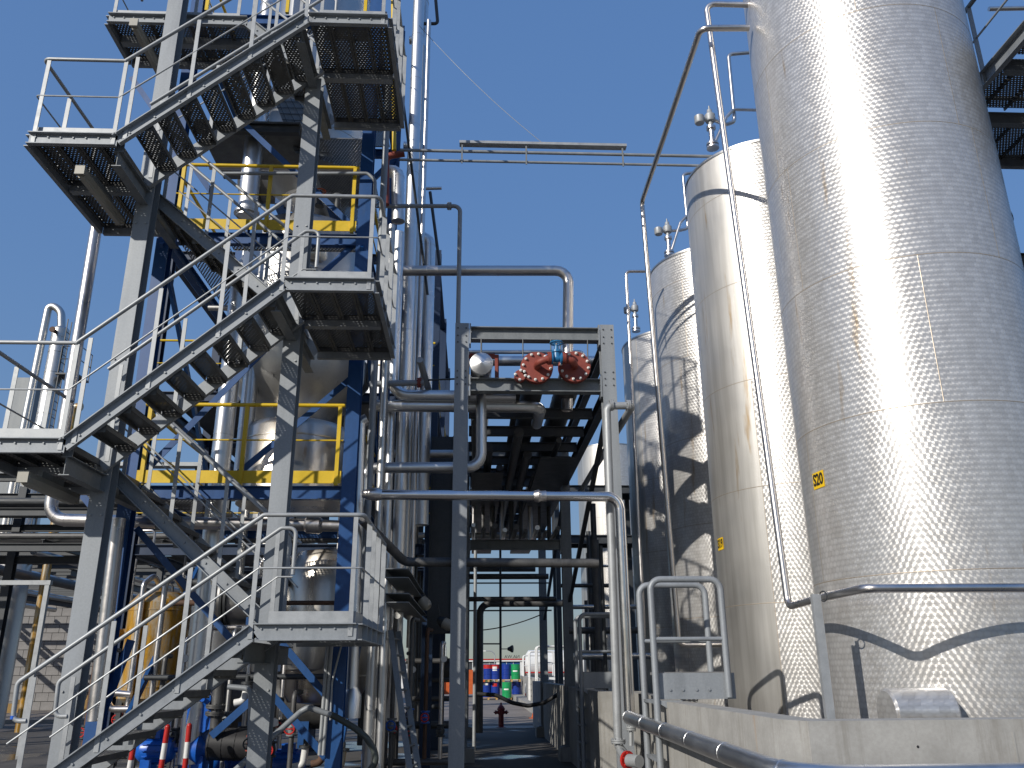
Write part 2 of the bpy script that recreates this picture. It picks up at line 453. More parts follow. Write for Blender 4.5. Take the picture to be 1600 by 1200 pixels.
def tag(o, label=None, cat=None, group=None, kind=None):
    if label: o['label'] = label
    if cat: o['category'] = cat
    if group: o['group'] = group
    if kind: o['kind'] = kind
    return o
def thing(name, label, cat, loc=(0, 0, 0), group=None):
    o = bpy.data.objects.new(name, None); COL.objects.link(o); o.location = loc
    return tag(o, label, cat, group)
def copy_tree(o, parent=None):
    c = o.copy(); COL.objects.link(c); c.parent = parent
    for ch in list(o.children): copy_tree(ch, c)
    return c
def structure(name, mb, mat): return tag(mb.build(name, mat), kind='structure')

def pipe(label, pts, r, mat='inox', bend=None, n=12, seam=0.0, ends=(), cat='pipe', name='pipe', group=None, fl='same', bands=()):
    """one pipe run; seam = spacing of the cladding joints; ends = flange stations (point, axis, radius)"""
    pts = [Vector(p) for p in pts]
    mb = MB().tube(pts, r, n, r * 2.2 if bend is None else bend, 5)
    if seam:
        fp = fillet(pts, r * 2.2 if bend is None else bend, 5)
        for i in range(len(fp) - 1):
            a, b = fp[i], fp[i + 1]; L = (b - a).length
            if L < 0.16:
                if i % 2 == 0: mb.lathe(a, b - a, [(r * 0.99, -0.006), (r * 1.035, -0.005), (r * 1.035, 0.005), (r * 0.99, 0.006)], n)
                continue
            k = max(1, round(L / seam))
            for j in range(k + (i == len(fp) - 2)):
                q = a + (b - a) * (j / k)
                mb.lathe(q, b - a, [(r * 0.99, -0.014), (r * 1.03, -0.012), (r * 1.03, 0.012), (r * 0.99, 0.014)], n)
    o = mb.build(name, mat)
    tag(o, label, cat, group)
    for p, ax, R_ in ends:
        p = Vector(p); ax = Vector(ax).normalized()
        f = MB().disc(p - ax * 0.022, ax, R_, 0.02, 16).disc(p + ax * 0.002, ax, R_, 0.02, 16).bolts(p + ax * 0.022, ax, R_ * 0.8, 6, R_ * 0.11, 0.014).bolts(p - ax * 0.022, -ax, R_ * 0.8, 6, R_ * 0.11, 0.014)
        f.build('flange', mat if fl == 'same' else fl, o)
    return o

# ------------------------------------------------------------------ ground and far setting
structure('ground', MB().box2((-900, -60, -0.5), (900, 1500, 0.0)), 'asphalt')
structure('yard', MB().box2((-14, 29.5, -0.05), (40, 140, 0.006)), 'yard')
structure('road', MB().box2((-90, 26, -0.05), (-14.3, 110, 0.005)), 'yard')
ORD = ('outermost', 'second', 'third', 'fourth', 'fifth', 'sixth', 'seventh', 'eighth', 'ninth', 'tenth')
# ------------------------------------------------------------------ stair tower (galvanised steel)
V = Vector
XL, XR = -4.17, -2.10                 # knees between flights and landings
LEV = [2.10, 3.93, 5.77, 7.58, 9.40]
HS = 0.16
YF0, YF1, YB0, YB1 = 8.50, 9.36, 9.72, 10.56
st = thing('stair_tower', 'galvanised steel stair tower zigzagging up beside the blue plant frame', 'staircase', (-3.15, 9.5, 0))
def column(x, y, z1, name, mat, parent, s=0.2, rot=False, base=True, z0=0.0):
    mb = MB().ibeam((x, y, z0), (x, y, z1), s, s, (0, 1, 0) if not rot else (1, 0, 0), 0.011, 0.016)
    if base: mb.box((x, y, z0 + 0.012), (s * 1.8, s * 1.8, 0.024))
    return mb.build(name, mat, parent)
for cx, top in ((-4.17, 11.0), (-2.19, 9.2)):
    c = column(cx, 9.53, top, 'column', 'galv', st)
    b = MB()
    for z in [l - 0.62 for l in LEV if l < top]:
        for dx in (-0.06, 0.06): b.lathe((cx + dx, 9.43, z), (0, -1, 0), [(0.012, 0), (0.012, 0.014), (1e-4, 0.014)], 6)
    b.build('bolt', 'rail', c)['kind'] = 'stuff'

def stringer(a, b, k0, k1, y, outward, parent):
    """channel with horizontal returns at either end: k0 / k1 horizontal run before a / after b"""
    a, b = V(a), V(b)
    mb = MB(); d = (b - a).normalized(); s = -1 if outward < 0 else 1
    # side axis of sect() for +X travel is -Y ; flanges stick out away from the flight
    up = V((0, 0, 1))
    sg = 1 if outward < 0 else -1
    if b.x < a.x: sg = -sg
    mb.chan((a.x, y, a.z - HS / 2), (b.x, y, b.z - HS / 2), HS * 0.96, 0.062, up, sg)
    L = (b - a).length; n = int(L / 0.33)
    for i in range(1, n + 1):
        p = a + (b - a) * ((i - 0.5) / n)
        mb.lathe((p.x, y + outward * 0.009, p.z - HS / 2), (0, outward, 0), [(0.012, 0), (0.012, 0.012), (1e-4, 0.012)], 6)
    return mb.build('stringer', 'galv', parent)

def tread(x, z, y0, y1, going, dirx, parent):
    """folded perforated tread; nosing on the -dirx side"""
    x0 = x; x1 = x + dirx * (going + 0.02)
    t = 0.004; lip = 0.055
    mb = MB().box2((x0, y0, z - t), (x1, y1, z))
    mb.box2((x0, y0, z - lip), (x0 + dirx * t, y1, z - t)).box2((x1 - dirx * t, y0, z - lip), (x1, y1, z - t))
    mb.box2((x0 + dirx * t, y0, z - lip), (x0 + dirx * 0.022, y1, z - lip + t)).box2((x1 - dirx * 0.022, y0, z - lip), (x1 - dirx * t, y1, z - lip + t))
    for yy in (y0 + 0.003, y1 - 0.003 - t):
        mb.prism([(x0 + dirx * 0.006, yy, z - t), (x1 - dirx * 0.006, yy, z - t), (x1 - dirx * 0.006, yy, z - lip - 0.03), (x0 + dirx * 0.05, yy, z - lip - 0.03)], (0, t, 0))
    return mb.build('tread', 'perf', parent)

def rail_run(pts, ends_up, parent, posts, y, mid=True, hook=None, h=1.05):
    """top tube, mid rod, flat posts for a run whose walking line is pts (at stringer top)"""
    tp = [V(p) + V((0, 0, h)) for p in pts]
    if abs(pts[-1][0] - pts[-2][0]) < 1e-6 and pts[-1][2] < pts[-2][2]: pts = pts[:-1]
    top = MB().tube(([V(q) for q in hook] if hook else []) + tp, 0.0225, 10, 0.07, 4)
    r = top.build('handrail', 'rail', parent)
    if mid:
        m = [V(p) + V((0, 0, h * 0.5)) for p in pts]
        MB().tube(m, 0.010, 8, 0.03, 3).build('mid_rail', 'rail', r)
    for p in posts:
        p = V(p)
        MB().bar(p + V((0, 0, -HS * 0.75)), p + V((0, 0, h - 0.015)), 0.012, 0.045, (1, 0, 0)).build('post', 'rail', r)
    return r
def lerp(a, b, t): return V(a) + (V(b) - V(a)) * t

def flight(a, b, y0, y1, front, parent, n, ground=False):
    fl = bpy.data.objects.new('flight', None); COL.objects.link(fl); fl.parent = parent
    stringer(a, b, 0, 0, y0, -1, fl); stringer(a, b, 0, 0, y1, 1, fl)
    a, b = V(a), V(b); dx = (b.x - a.x) / n; dz = (b.z - a.z) / n; dr = 1 if dx > 0 else -1
    for i in range(n - 1 if not ground else n):
        zz = a.z + dz * (i + 1) - 0.012
        if zz < 0.12: continue
        tread(a.x + dx * (i + 0.55), zz - 0.03, y0 + 0.01, y1 - 0.01, abs(dx), dr, fl)
    return fl
SL = 0.76
GX = XR - LEV[0] / SL
f1 = flight((GX, 0, 0.02), (XR, 0, LEV[0]), YF0, YF1, True, st, 11, True)
f2 = flight((XR, 0, LEV[0]), (XL, 0, LEV[1]), YB0, YB1, False, st, 9)
f3 = flight((XL, 0, LEV[1]), (XR, 0, LEV[2]), YF0, YF1, True, st, 9)
f4 = flight((XR, 0, LEV[2]), (XL, 0, LEV[3]), YB0, YB1, False, st, 9)
f5 = flight((XL, 0, LEV[3]), (XR, 0, LEV[4]), YF0, YF1, True, st, 9)
f6 = flight((XR, 0, LEV[4]), (-3.25, 0, 10.42), YB0, YB1, False, st, 5)

def landing(x0, x1, z, y0, y1, knee, parent, rows=2, cols=4):
    """channel frame, joists and folded perforated deck plates"""
    la = MB()
    la.chan((x0, y0, z - HS / 2), (x1, y0, z - HS / 2), HS, 0.062, (0, 0, 1), 1)
    la.chan((x0, y1, z - HS / 2), (x1, y1, z - HS / 2), HS, 0.062, (0, 0, 1), -1)
    out = x0 if knee == 'r' else x1
    sg = -1 if knee == 'r' else 1
    la.chan((out, y0 + 0.004, z - HS / 2), (out, y1 - 0.004, z - HS / 2), HS * 0.97, 0.055, (0, 0, 1), sg)
    ym = (y0 + y1) / 2
    la.box2((x0 + 0.03, ym - 0.05, z - HS + 0.01), (x1 - 0.03, ym + 0.05, z - 0.03))
    n = int((x1 - x0) / 0.13)
    for i in range(n):
        x = x0 + (i + 0.5) * (x1 - x0) / n
        la.lathe((x, y0 - 0.009, z - 0.05), (0, -1, 0), [(0.01, 0), (0.01, 0.012), (1e-4, 0.012)], 6)
    o = la.build('landing', 'galv', parent)
    w_ = (x1 - x0 - 0.02) / cols
    ry = [(y0 + 0.012, ym - 0.055), (ym + 0.055, y1 - 0.012)] if rows == 2 else [(y0 + 0.012, y1 - 0.012)]
    for a, b in ry:
        for i in range(cols):
            xa = x0 + 0.01 + i * w_; xb = xa + w_ - 0.006
            d = MB().box2((xa, a, z - 0.008), (xb, b, z - 0.004))
            for xx in (xa, xb - 0.004): d.box2((xx, a, z - 0.07), (xx + 0.004, b, z - 0.008))
            d.box2((xa + 0.004, a, z - 0.07), (xa + 0.03, b, z - 0.066)); d.box2((xb - 0.03, a, z - 0.07), (xb - 0.004, b, z - 0.066))
            for yy in (a, b - 0.004): d.box2((xa + 0.005, yy, z - 0.07), (xb - 0.005, yy + 0.004, z - 0.008))
            d.build('deck_plate', 'perf', o)
    return o
def canti(x, z, parent, y0=YF0 + 0.06, y1=YB1 + 0.02):
    mb = MB().ibeam((x, y0, z - HS - 0.105), (x, 9.425, z - HS - 0.105), 0.2, 0.11, (0, 0, 1), 0.007, 0.01)
    mb.ibeam((x, 9.635, z - HS - 0.105), (x, y1, z - HS - 0.105), 0.2, 0.11, (0, 0, 1), 0.007, 0.01)
    mb.box2((x - 0.05, y0 + 0.02, z - HS - 0.004), (x + 0.05, y0 + 0.03, z - 0.02))
    return mb.build('cantilever_beam', 'beam', parent)
def toeboard(a, b, z, parent, h=0.115):
    a, b = V((a[0], a[1], z + h / 2)), V((b[0], b[1], z + h / 2))
    MB().bar(a, b, 0.006, h).build('toe_board', 'rail', parent)

RX1 = -1.12; LX0 = -5.17
for i, z in enumerate(LEV):
    if i % 2 == 0:
        l = landing(XR, RX1, z, YF0, YB1, 'l', st)
        canti(-2.19, z, st)
        toeboard((XR + 0.12, YF0 + 0.03), (RX1 - 0.02, YF0 + 0.03), z, l); toeboard((RX1 - 0.03, YF0 + 0.06), (RX1 - 0.03, YB1), z, l)
    else:
        l = landing(LX0, XL, z, YF0, YB1, 'r', st)
        canti(-4.17, z, st)
        toeboard((LX0 + 0.02, YF0 + 0.03), (XL - 0.06, YF0 + 0.03), z, l); toeboard((LX0 + 0.03, YF0 + 0.06), (LX0 + 0.03, YB1), z, l)
l = landing(LX0, -3.25, 10.42, YB0, YB1, 'r', st, 1, 7)
toeboard((LX0 + 0.02, YB0 + 0.03), (-3.4, YB0 + 0.03), 10.42, l)

def posts_on(a, b, ts, y): return [V((lerp(a, b, t).x, y, lerp(a, b, t).z)) for t in ts]
# front flights: outer rail carries on round the upper landing
yo, yi = YF0 - 0.012, YF1 - 0.05
for (a, b, gnd) in (((GX, 0, 0.02), (XR, 0, LEV[0]), True), ((XL, 0, LEV[1]), (XR, 0, LEV[2]), False), ((XL, 0, LEV[3]), (XR, 0, LEV[4]), False)):
    if gnd: a = V((-4.17, 0, LEV[0] - SL * (XR + 4.17)))
    A, B = V(a), V(b)
    for y in (yo, yi):
        p = [(A.x - 0.06, y, A.z + 0.0), (B.x, y, B.z)]
        if y == yo: p += [(RX1 + 0.02, y, B.z), (RX1 + 0.02, YB1, B.z)]
        else: p += [(B.x + 0.16, y, B.z), (B.x + 0.16, y, B.z - 0.5)]
        hook = None
        if gnd: hook = [(A.x + 0.08, y, A.z + 0.72), (A.x - 0.045, y, A.z + 0.72)]
        ts = (0.04, 0.36, 0.68, 0.985)
        ps = posts_on(a, b, ts, y)
        if y == yo:
            ps += [V((RX1 - 0.06, y, B.z))]
        r = rail_run(p, None, st, ps, y, True, hook)
        if y == yo:
            for yy in (8.9, 9.3, 9.8, 10.4):
                MB().bar((RX1 + 0.03, yy, B.z - HS), (RX1 + 0.03, yy, B.z + 1.03), 0.055, 0.01, (0, 1, 0)).build('post', 'rail', r)
        if gnd and y == yo:
            MB().tube([(A.x - 0.045, y, A.z + 0.735), (A.x - 0.045, y, A.z + 0.765)], 0.025, 10).build('tape_band', 'bluetape', r)
# left landings: front rail and outer side
for z in (LEV[1], LEV[3]):
    r = rail_run([(XL - 0.05, yo, z), (LX0 - 0.02, yo, z), (LX0 - 0.02, YB1, z)], None, st, [(LX0 + 0.05, yo, z), (XL - 0.045, yo, z)], yo)
    for yy in (9.2, 10.0, 10.5):
        MB().bar((LX0 - 0.03, yy, z - HS), (LX0 - 0.03, yy, z + 1.03), 0.05, 0.01, (0, 1, 0)).build('post', 'rail', r)
# back flights
for (a, b) in (((XR, 0, LEV[0]), (XL, 0, LEV[1])), ((XR, 0, LEV[2]), (XL, 0, LEV[3])), ((XR, 0, LEV[4]), (-3.25, 0, 10.42))):
    for y in (YB0 + 0.03, YB1 - 0.03):
        p = [(a[0] - 0.02, y, a[2]), (b[0] - 0.03, y, b[2])]
        rail_run(p, None, st, posts_on(a, b, (0.08, 0.37, 0.66, 0.95), y), y)
r = rail_run([(-3.25, YB0 + 0.02, 10.42), (LX0, YB0 + 0.02, 10.42), (LX0, YB1, 10.42)], None, st, [(-3.4, YB0 + 0.02, 10.42), (LX0 + 0.05, YB0 + 0.02, 10.42), (-4.0, YB0 + 0.02, 10.42)], 0)

# lamps under the landings
def tube_lamp(p, label):
    p = V(p); t = thing('fluorescent_lamp', label, 'lamp', p, 'tube lamps under the stair landings')
    L = 1.15
    MB().sect(p + V((0, -L / 2, 0)), p + V((0, L / 2, 0)), [(-0.04, 0.06), (-0.065, 0.0), (-0.05, -0.045), (0.05, -0.045), (0.065, 0.0), (0.04, 0.06)]).build('housing', 'lampgrey', t)
    MB().sect(p + V((0, -L / 2 + 0.04, -0.046)), p + V((0, L / 2 - 0.04, -0.046)), [(-0.045, 0), (-0.03, -0.03), (0.03, -0.03), (0.045, 0)]).build('diffuser', M['lampgrey'], t)
    for s in (-1, 1): MB().box(p + V((0, s * (L / 2 + 0.012), 0)), (0.11, 0.024, 0.12)).build('end_cap', 'lampgrey', t)
    MB().box(p + V((0, 0, 0.1)), (0.04, 0.5, 0.08)).build('bracket', 'beam', t)
tube_lamp((-4.62, 9.25, LEV[3] - 0.36), 'long tube lamp hung under the second landing on the sky side of the stair')
tube_lamp((-4.62, 9.25, LEV[1] - 0.36), 'long tube lamp under the lowest landing on the sky side, above the far pipes')
tube_lamp((-4.72, 10.1, 10.42 - 0.30), 'tube lamp hung under the small top platform of the stair tower')

# ------------------------------------------------------------------ stainless tanks
TX = 4.66
def annulus_plate(mb, z0, z1, a0, a1, n, R=TR):
    vs_ = []
    for z in (z0, z1):
        for i in range(n + 1):
            t = a0 + (a1 - a0) * i / n; vs_.append((math.cos(t) * R, math.sin(t) * R, z))
    mb.add(vs_, [(i, i + 1, n + 2 + i, n + 1 + i) for i in range(n)], True)
def local_build(mb, name, mat, parent):
    """mesh kept in the parent's own coordinates"""
    me = bpy.data.meshes.new(name); me.from_pydata(mb.v, [], mb.f)
    bm = bmesh.new(); bm.from_mesh(me); bmesh.ops.recalc_face_normals(bm, faces=bm.faces); bm.to_mesh(me); bm.free()
    me.polygons.foreach_set('use_smooth', mb.sm); me.set_sharp_from_angle(angle=rad(38))
    me.materials.append(M[mat] if isinstance(mat, str) else mat)
    o = bpy.data.objects.new(name, me); COL.objects.link(o); o.parent = parent; return o
def text_mesh(body, size, depth, bold=0.0):
    cu = bpy.data.curves.new('text', 'FONT'); cu.body = body; cu.size = size; cu.extrude = depth; cu.offset = bold
    cu.align_x = 'CENTER'; cu.align_y = 'CENTER'; cu.resolution_u = 3
    ob = bpy.data.objects.new('text', cu); COL.objects.link(ob)
    dg = bpy.context.evaluated_depsgraph_get()
    me = bpy.data.meshes.new_from_object(ob.evaluated_get(dg))
    bpy.data.objects.remove(ob); bpy.data.curves.remove(cu)
    return me
def tank(label, y, top, plates=(), x=TX, z0=0.3, seam0=0.95, step=1.5, sign=None, group='stainless storage tanks in the bunded pit', R=TR):
    t = thing('storage_tank', label, 'tank', (x, y, 0), group)
    zs = [z0]; z = seam0
    while z < top - 0.3: zs.append(z); z += step
    zs.append(top)
    jit = random.Random(int(y * 10))
    # vertical seams: plates run between these angles
    for k in range(len(zs) - 1):
        a = jit.uniform(0, 6.28)
        cuts = [a, a + 2.6, a + 4.6, a + 2 * math.pi]
        pl = [(c0, c1, 'swirl') for c0, c1 in zip(cuts, cuts[1:])]
        for (k0, k1, c0, c1) in plates:
            if k0 <= k < k1: pl = [(c0, c1, 'plain'), (c1, c0 + 2 * math.pi - 1.7, 'swirl'), (c0 + 2 * math.pi - 1.7, c0 + 2 * math.pi, 'swirl')]
        for c0, c1, mt in pl:
            mb = MB(); annulus_plate(mb, zs[k], zs[k + 1], c0, c1, max(6, int((c1 - c0) * 20)), R)
            local_build(mb, 'shell_plate', mt, t)
            # vertical weld
            w = MB(); e = 0.004 / R
            w.add([(math.cos(c0 + s * e) * (R + d), math.sin(c0 + s * e) * (R + d), zz) for zz in (zs[k] + 0.004, zs[k + 1] - 0.004) for s, d in ((-1, 0.0005), (0, 0.002), (1, 0.0005))], [(0, 1, 4, 3), (1, 2, 5, 4)], True)
            local_build(w, 'weld_bead', 'weld', t)
    for z in zs[1:-1]:
        wb = MB(); wb.lathe((0, 0, 0), (0, 0, 1), [(R + 0.0004, z - 0.005), (R + 0.002, z - 0.0015), (R + 0.002, z + 0.0015), (R + 0.0004, z + 0.005)], 96)
        local_build(wb, 'weld_bead', 'weld', t)
    rf = MB().lathe((0, 0, 0), (0, 0, 1), [(R + 0.012, top - 0.035), (R + 0.012, top + 0.005), (R - 0.01, top + 0.012), (R * 0.5, top + 0.16), (0.001, top + 0.26)], 64)
    local_build(rf, 'roof', 'aludull', t)
    if sign:
        txt, az, zc, hh, ww = sign
        # az measured from -Y towards -X
        a0 = -math.pi / 2 - az
        e = ww / 2 / R
        mb = MB(); n = 6
        vs_ = [(math.cos(a0 + (i / n * 2 - 1) * e) * (R + d), math.sin(a0 + (i / n * 2 - 1) * e) * (R + d), zc + s * hh / 2) for d in (0.003, 0.006) for s in (-1, 1) for i in range(n + 1)]
        q = n + 1
        fs = []
        for i in range(n): fs += [(i, i + 1, q + i + 1, q + i), (2 * q + i, 3 * q + i, 3 * q + i + 1, 2 * q + i + 1), (q + i, q + i + 1, 3 * q + i + 1, 3 * q + i), (i, 2 * q + i, 2 * q + i + 1, i + 1)]
        mb.add(vs_, fs, True)
        pl = local_build(mb, 'number_plate', 'signyellow', t)
        me = text_mesh(txt, hh * 0.98, 0.002, 0.004)
        xs = [v.co.x for v in me.vertices]; sc_ = ww * 0.86 / (max(xs) - min(xs))
        for v in me.vertices:
            tx, ty, tz = v.co.x * sc_, v.co.y, v.co.z
            aa = a0 + tx / R; rr = R + 0.0085 + tz
            v.co = (math.cos(aa) * rr, math.sin(aa) * rr, zc + ty)
        me.materials.append(M['black'])
        o = bpy.data.objects.new('number', me); COL.objects.link(o); o.parent = pl
    return t
def azof(px, py, y):
    """angle on the shell (from -Y towards -X) of a picture point"""
    d = ray(px, py); a = d.x ** 2 + d.y ** 2; b = -2 * (d.x * TX + d.y * y); c = TX ** 2 + y ** 2 - TR ** 2
    q = (-b - math.sqrt(max(0, b * b - 4 * a * c))) / 2 / a
    p = EYEP + d * q
    return math.atan2(-(p.x - TX), -(p.y - y)), p.z
Y20, Y19, Y18, Y17 = 8.28, 11.7, 14.7, 18.0
a20, z20 = azof(1279, 750, Y20); a19, z19 = azof(1126, 850, Y19)
def plaincut(y, px, py):
    a, _ = azof(px, py, y); return -math.pi / 2 - a
pc19 = plaincut(Y19, 1170, 560)
t20 = tank('largest stainless tank, cut off by the top of the photo, behind the yellow plate S20', Y20, 10.9, (), sign=('S20', a20, z20, 0.165, 0.20))
t19 = tank('stainless tank with a smooth stained strip and a small yellow plate, second from the camera', Y19, 9.18, ((0, 4, pc19 - 2.1, pc19), (4, 7, pc19 - 2.0, pc19 + 0.05)), sign=('S19', a19, z19, 0.165, 0.20))
t18 = tank('stainless tank crossed by a broad round-topped shadow, third from the camera', Y18, 9.02)
t17 = tank('darkest stainless tank at the far end of the row, next to the pipe rack', Y17, 8.75, ((0, 7, plaincut(Y17, 1000, 640) - 2.0, plaincut(Y17, 1000, 640)),))
# second row, seen past the right-hand edge of the nearest tank
tank('stainless tank of the rear row peeping out behind the largest tank', 13.2, 9.1, x=8.35, group='stainless tanks of the rear row')
ft = P(951, 705, 31.5)
tank('squat stainless tank far down the yard, seen between rack post and tank row', 31.5, ft.z, ((0, 7, -4.0, -2.0),), x=ft.x, group='stainless tanks of the rear row')

# manway on the nearest tank
pm = PX(1445, 1090, 0) if False else None
mz = 1.36; mang = math.atan2(-(4.02 - TX), -(7.2 - Y20))
pmL, pmR = P(1397, 1090, 6.95), P(1500, 1090, 6.95)
hz = P(1450, 1076, 6.95).z
mw = MB().lathe((pmL.x + 0.02, 7.16, hz - 0.19), (1, 0, 0), [(0.0005, 0), (0.17, 0), (0.19, 0.02), (0.19, pmR.x - pmL.x - 0.03), (0.17, pmR.x - pmL.x - 0.01), (0.0005, pmR.x - pmL.x - 0.01)], 48)
mw.build('manway', 'swirl', t20)

# vent valves on the tank tops
def vent(label, x, y, z, s=1.0):
    t = thing('relief_valve', label, 'valve', (x, y, z), 'vent valves on the tank roofs')
    p = V((x, y, z))
    MB().lathe(p, (0, 0, 1), [(0.0005, 0), (0.10, 0), (0.10, 0.03), (0.055, 0.03), (0.055, 0.06), (0.10, 0.06), (0.10, 0.09), (0.045, 0.09), (0.045, 0.36), (0.075, 0.36), (0.075, 0.41), (0.0005, 0.41)], 16).build('neck', 'inox', t)
    b = MB().lathe(p + V((0, 0, 0.41)), (0, 0, 1), [(0.0005, 0), (0.035, 0), (0.035, 0.1), (0.075, 0.1), (0.085, 0.13), (0.085, 0.22), (0.06, 0.24), (0.045, 0.27), (0.04, 0.32), (0.012, 0.34), (0.012, 0.40), (0.0005, 0.40)], 16)
    b.build('body', 'rail', t)
    q = p + V((-0.19, -0.04, 0.44))
    MB().lathe(q, (0, 0, 1), [(0.0005, 0), (0.07, 0), (0.08, 0.02), (0.08, 0.13), (0.05, 0.15), (0.02, 0.17), (0.0005, 0.17)], 16).tube([q + V((0.05, 0, 0.09)), p + V((-0.02, 0, 0.53))], 0.035, 10).build('side_valve', 'rail', t)
    return t
v19 = P(1114, 232, Y19 - 0.35); v18 = P(1046, 400, Y18 - 0.35); v17 = P(994, 518, Y17 - 0.35)
vent('silvery vent valve with side pot on top of the tank holding the small yellow plate', v19.x, v19.y, v19.z)
vent('silvery vent valve on the roof of the shadow-crossed third tank', v18.x, v18.y, v18.z)
vent('silvery vent valve on the roof of the darkest far tank', v17.x, v17.y, v17.z)
for nm, vv, pts in (('plate-bearing second tank', v19, [(1134, 195), (1148, 190), (1138, 85), (1172, 82)]), ('third tank with the round shadow', v18, [(1062, 360), (1075, 357), (1067, 272), (1082, 270)])):
    y = vv.y
    pipe('bent vent pipe rising from the valve on the %s' % nm, [V((vv.x + 0.05, y, vv.z + 0.55))] + [P(a, b, y) for a, b in pts], 0.032, 'inox', 0.09)
    pipe('short drain line slanting beside the vent valve of the %s' % nm, [V((vv.x + 0.04, y - 0.06, vv.z + 0.1)), P(pts[0][0] + 1, pts[0][1] - 12, y - 0.06), P(pts[0][0] + 12, pts[0][1] - 24, y - 0.06), P(pts[0][0] + 52, pts[0][1] - 23, y - 0.06)], 0.026, 'inox', 0.1)

# ------------------------------------------------------------------ bund walls
ZW = 1.365
def bund_wall(label, poly, h=ZW, ch=0.02):
    t = MB().prism([(x, y, 0) for x, y in poly], (0, 0, h - 0.075))
    o = t.build('bund_wall', 'concrete'); tag(o, label, 'wall')
    cx = sum(p[0] for p in poly) / len(poly); cy = sum(p[1] for p in poly) / len(poly)
    MB().prism([(x, y, h - 0.075) for x, y in poly], (0, 0, 0.06)).build('coping', 'concrete', o)
    return o
bund_wall('near concrete bund wall with a clipped corner, in front of the tanks', [(1.95, 9.6), (1.95, 5.62), (2.04, 5.40), (9.5, 5.40), (9.5, 5.62), (2.26, 5.62), (2.17, 5.72), (2.17, 9.6)])
bund_wall('set back concrete wall piece beyond the steel stile', [(2.25, 9.62), (2.45, 9.62), (2.45, 13.2), (2.25, 13.2)])
bund_wall('far concrete bund wall running back beside the dark passage, striped with light', [(1.9, 13.22), (2.6, 13.22), (2.6, 13.5), (2.12, 13.5), (2.12, 28), (1.9, 28)])
bund_wall('pale bund wall far down the passage carrying the sunlit white stiles', [(2.62, 31), (2.85, 31), (3.55, 64), (3.3, 64)])
structure('pit_floor', MB().box2((2.46, 5.63, 0), (9.4, 60, 0.3)), 'concrete')
pipe('low flanged outlet pipe lying along the floor of the tank pit', [(3.2, 6.6, 0.6), (7.8, 6.6, 0.6)], 0.06, 'inox')

nw = bpy.data.objects['bund_wall']
for x in (2.7, 3.9, 5.1, 6.3):
    for z in (0.55, 1.2): MB().disc((x, 5.402, z), (0, -1, 0), 0.008, 0.004, 10).build('tie_hole', 'rubber', nw)
for y in (6.4, 7.6, 8.8):
    MB().disc((1.952, y, 0.6), (-1, 0, 0), 0.008, 0.004, 10).build('tie_hole', 'rubber', nw)
for x in (3.3, 5.7): MB().box2((x, 5.396, 0.02), (x + 0.012, 5.399, 1.28)).build('formwork_joint', 'concrete', nw)
# insulated pipe hugging the near wall
pipe('large polished insulated pipe wrapped round the outside of the near bund wall', [(1.84, 10.5, 1.125), (1.84, 5.13, 1.06), (9.2, 5.13, 1.055)], 0.074, 'alu', 0.40, 20, 0.95)

# ------------------------------------------------------------------ stiles over the wall
def stile(y, x0=1.85, x1=2.59, label='', mat='galv', detail=True, group='steel stiles over the bund wall', dy=0.6):
    t = thing('wall_stile', label, 'stile', (x0, y, 0), group)
    zt = 2.55
    for yy in (y, y + dy):
        l = MB().tube([(x0, yy, 0.02), (x0, yy, zt), (x1, yy, zt), (x1, yy, ZW + 0.02)], 0.034, 12, 0.11, 5).build('handrail', mat, t)
        MB().tube([(x0, yy, 1.95), (x1, yy, 1.95)], 0.022, 10).build('cross_rail', mat, l)
    if detail:
        MB().box2((x0 + 0.04, y + 0.04, 1.37), (x1 + 0.08, y + 0.05, 1.62)).bolts((2.2, y + 0.04, 1.46), (0, -1, 0), 0.2, 2, 0.014, 0.012).bolts((2.2, y + 0.04, 1.46), (0, -1, 0), 0.07, 2, 0.014, 0.012).build('side_plate', mat, t)
        MB().prism([(x0 - 0.02, y - 0.003, 1.36), (x0 + 0.26, y - 0.003, 1.36), (x0 + 0.26, y - 0.003, 1.19)], (0, 0.02, 0)).build('gusset', mat, t)
        MB().box2((x0 + 0.06, y + 0.06, 1.60), (x1 + 0.05, y + dy - 0.06, 1.63)).build('platform', 'grate', t)
    for k in range(5):
        z = 0.25 + k * 0.27
        MB().box2((x0 - 0.02, y + 0.035, z), (x0 + 0.06, y + dy - 0.035, z + 0.03)).build('rung', mat, t)
    return t
stile(8.9, label='galvanised tube stile over the near bund wall, two tall hoops', dy=0.62)
stile(14.6, 1.8, 2.55, 'dark shaded stile over the far wall, behind the white valve pipe', dy=0.6)
for y, l in ((34, 'tallest sunlit white hoop stile far down the passage'), (43, 'middle one of the three sunlit white hoop stiles by the drums'), (54, 'smallest sunlit white hoop stile, next to the drums')):
    stile(y, {34: 2.50, 43: 2.80, 54: 3.14}[y], {34: 3.7, 43: 4.0, 54: 4.3}[y], l, 'white', False, dy=0.8)
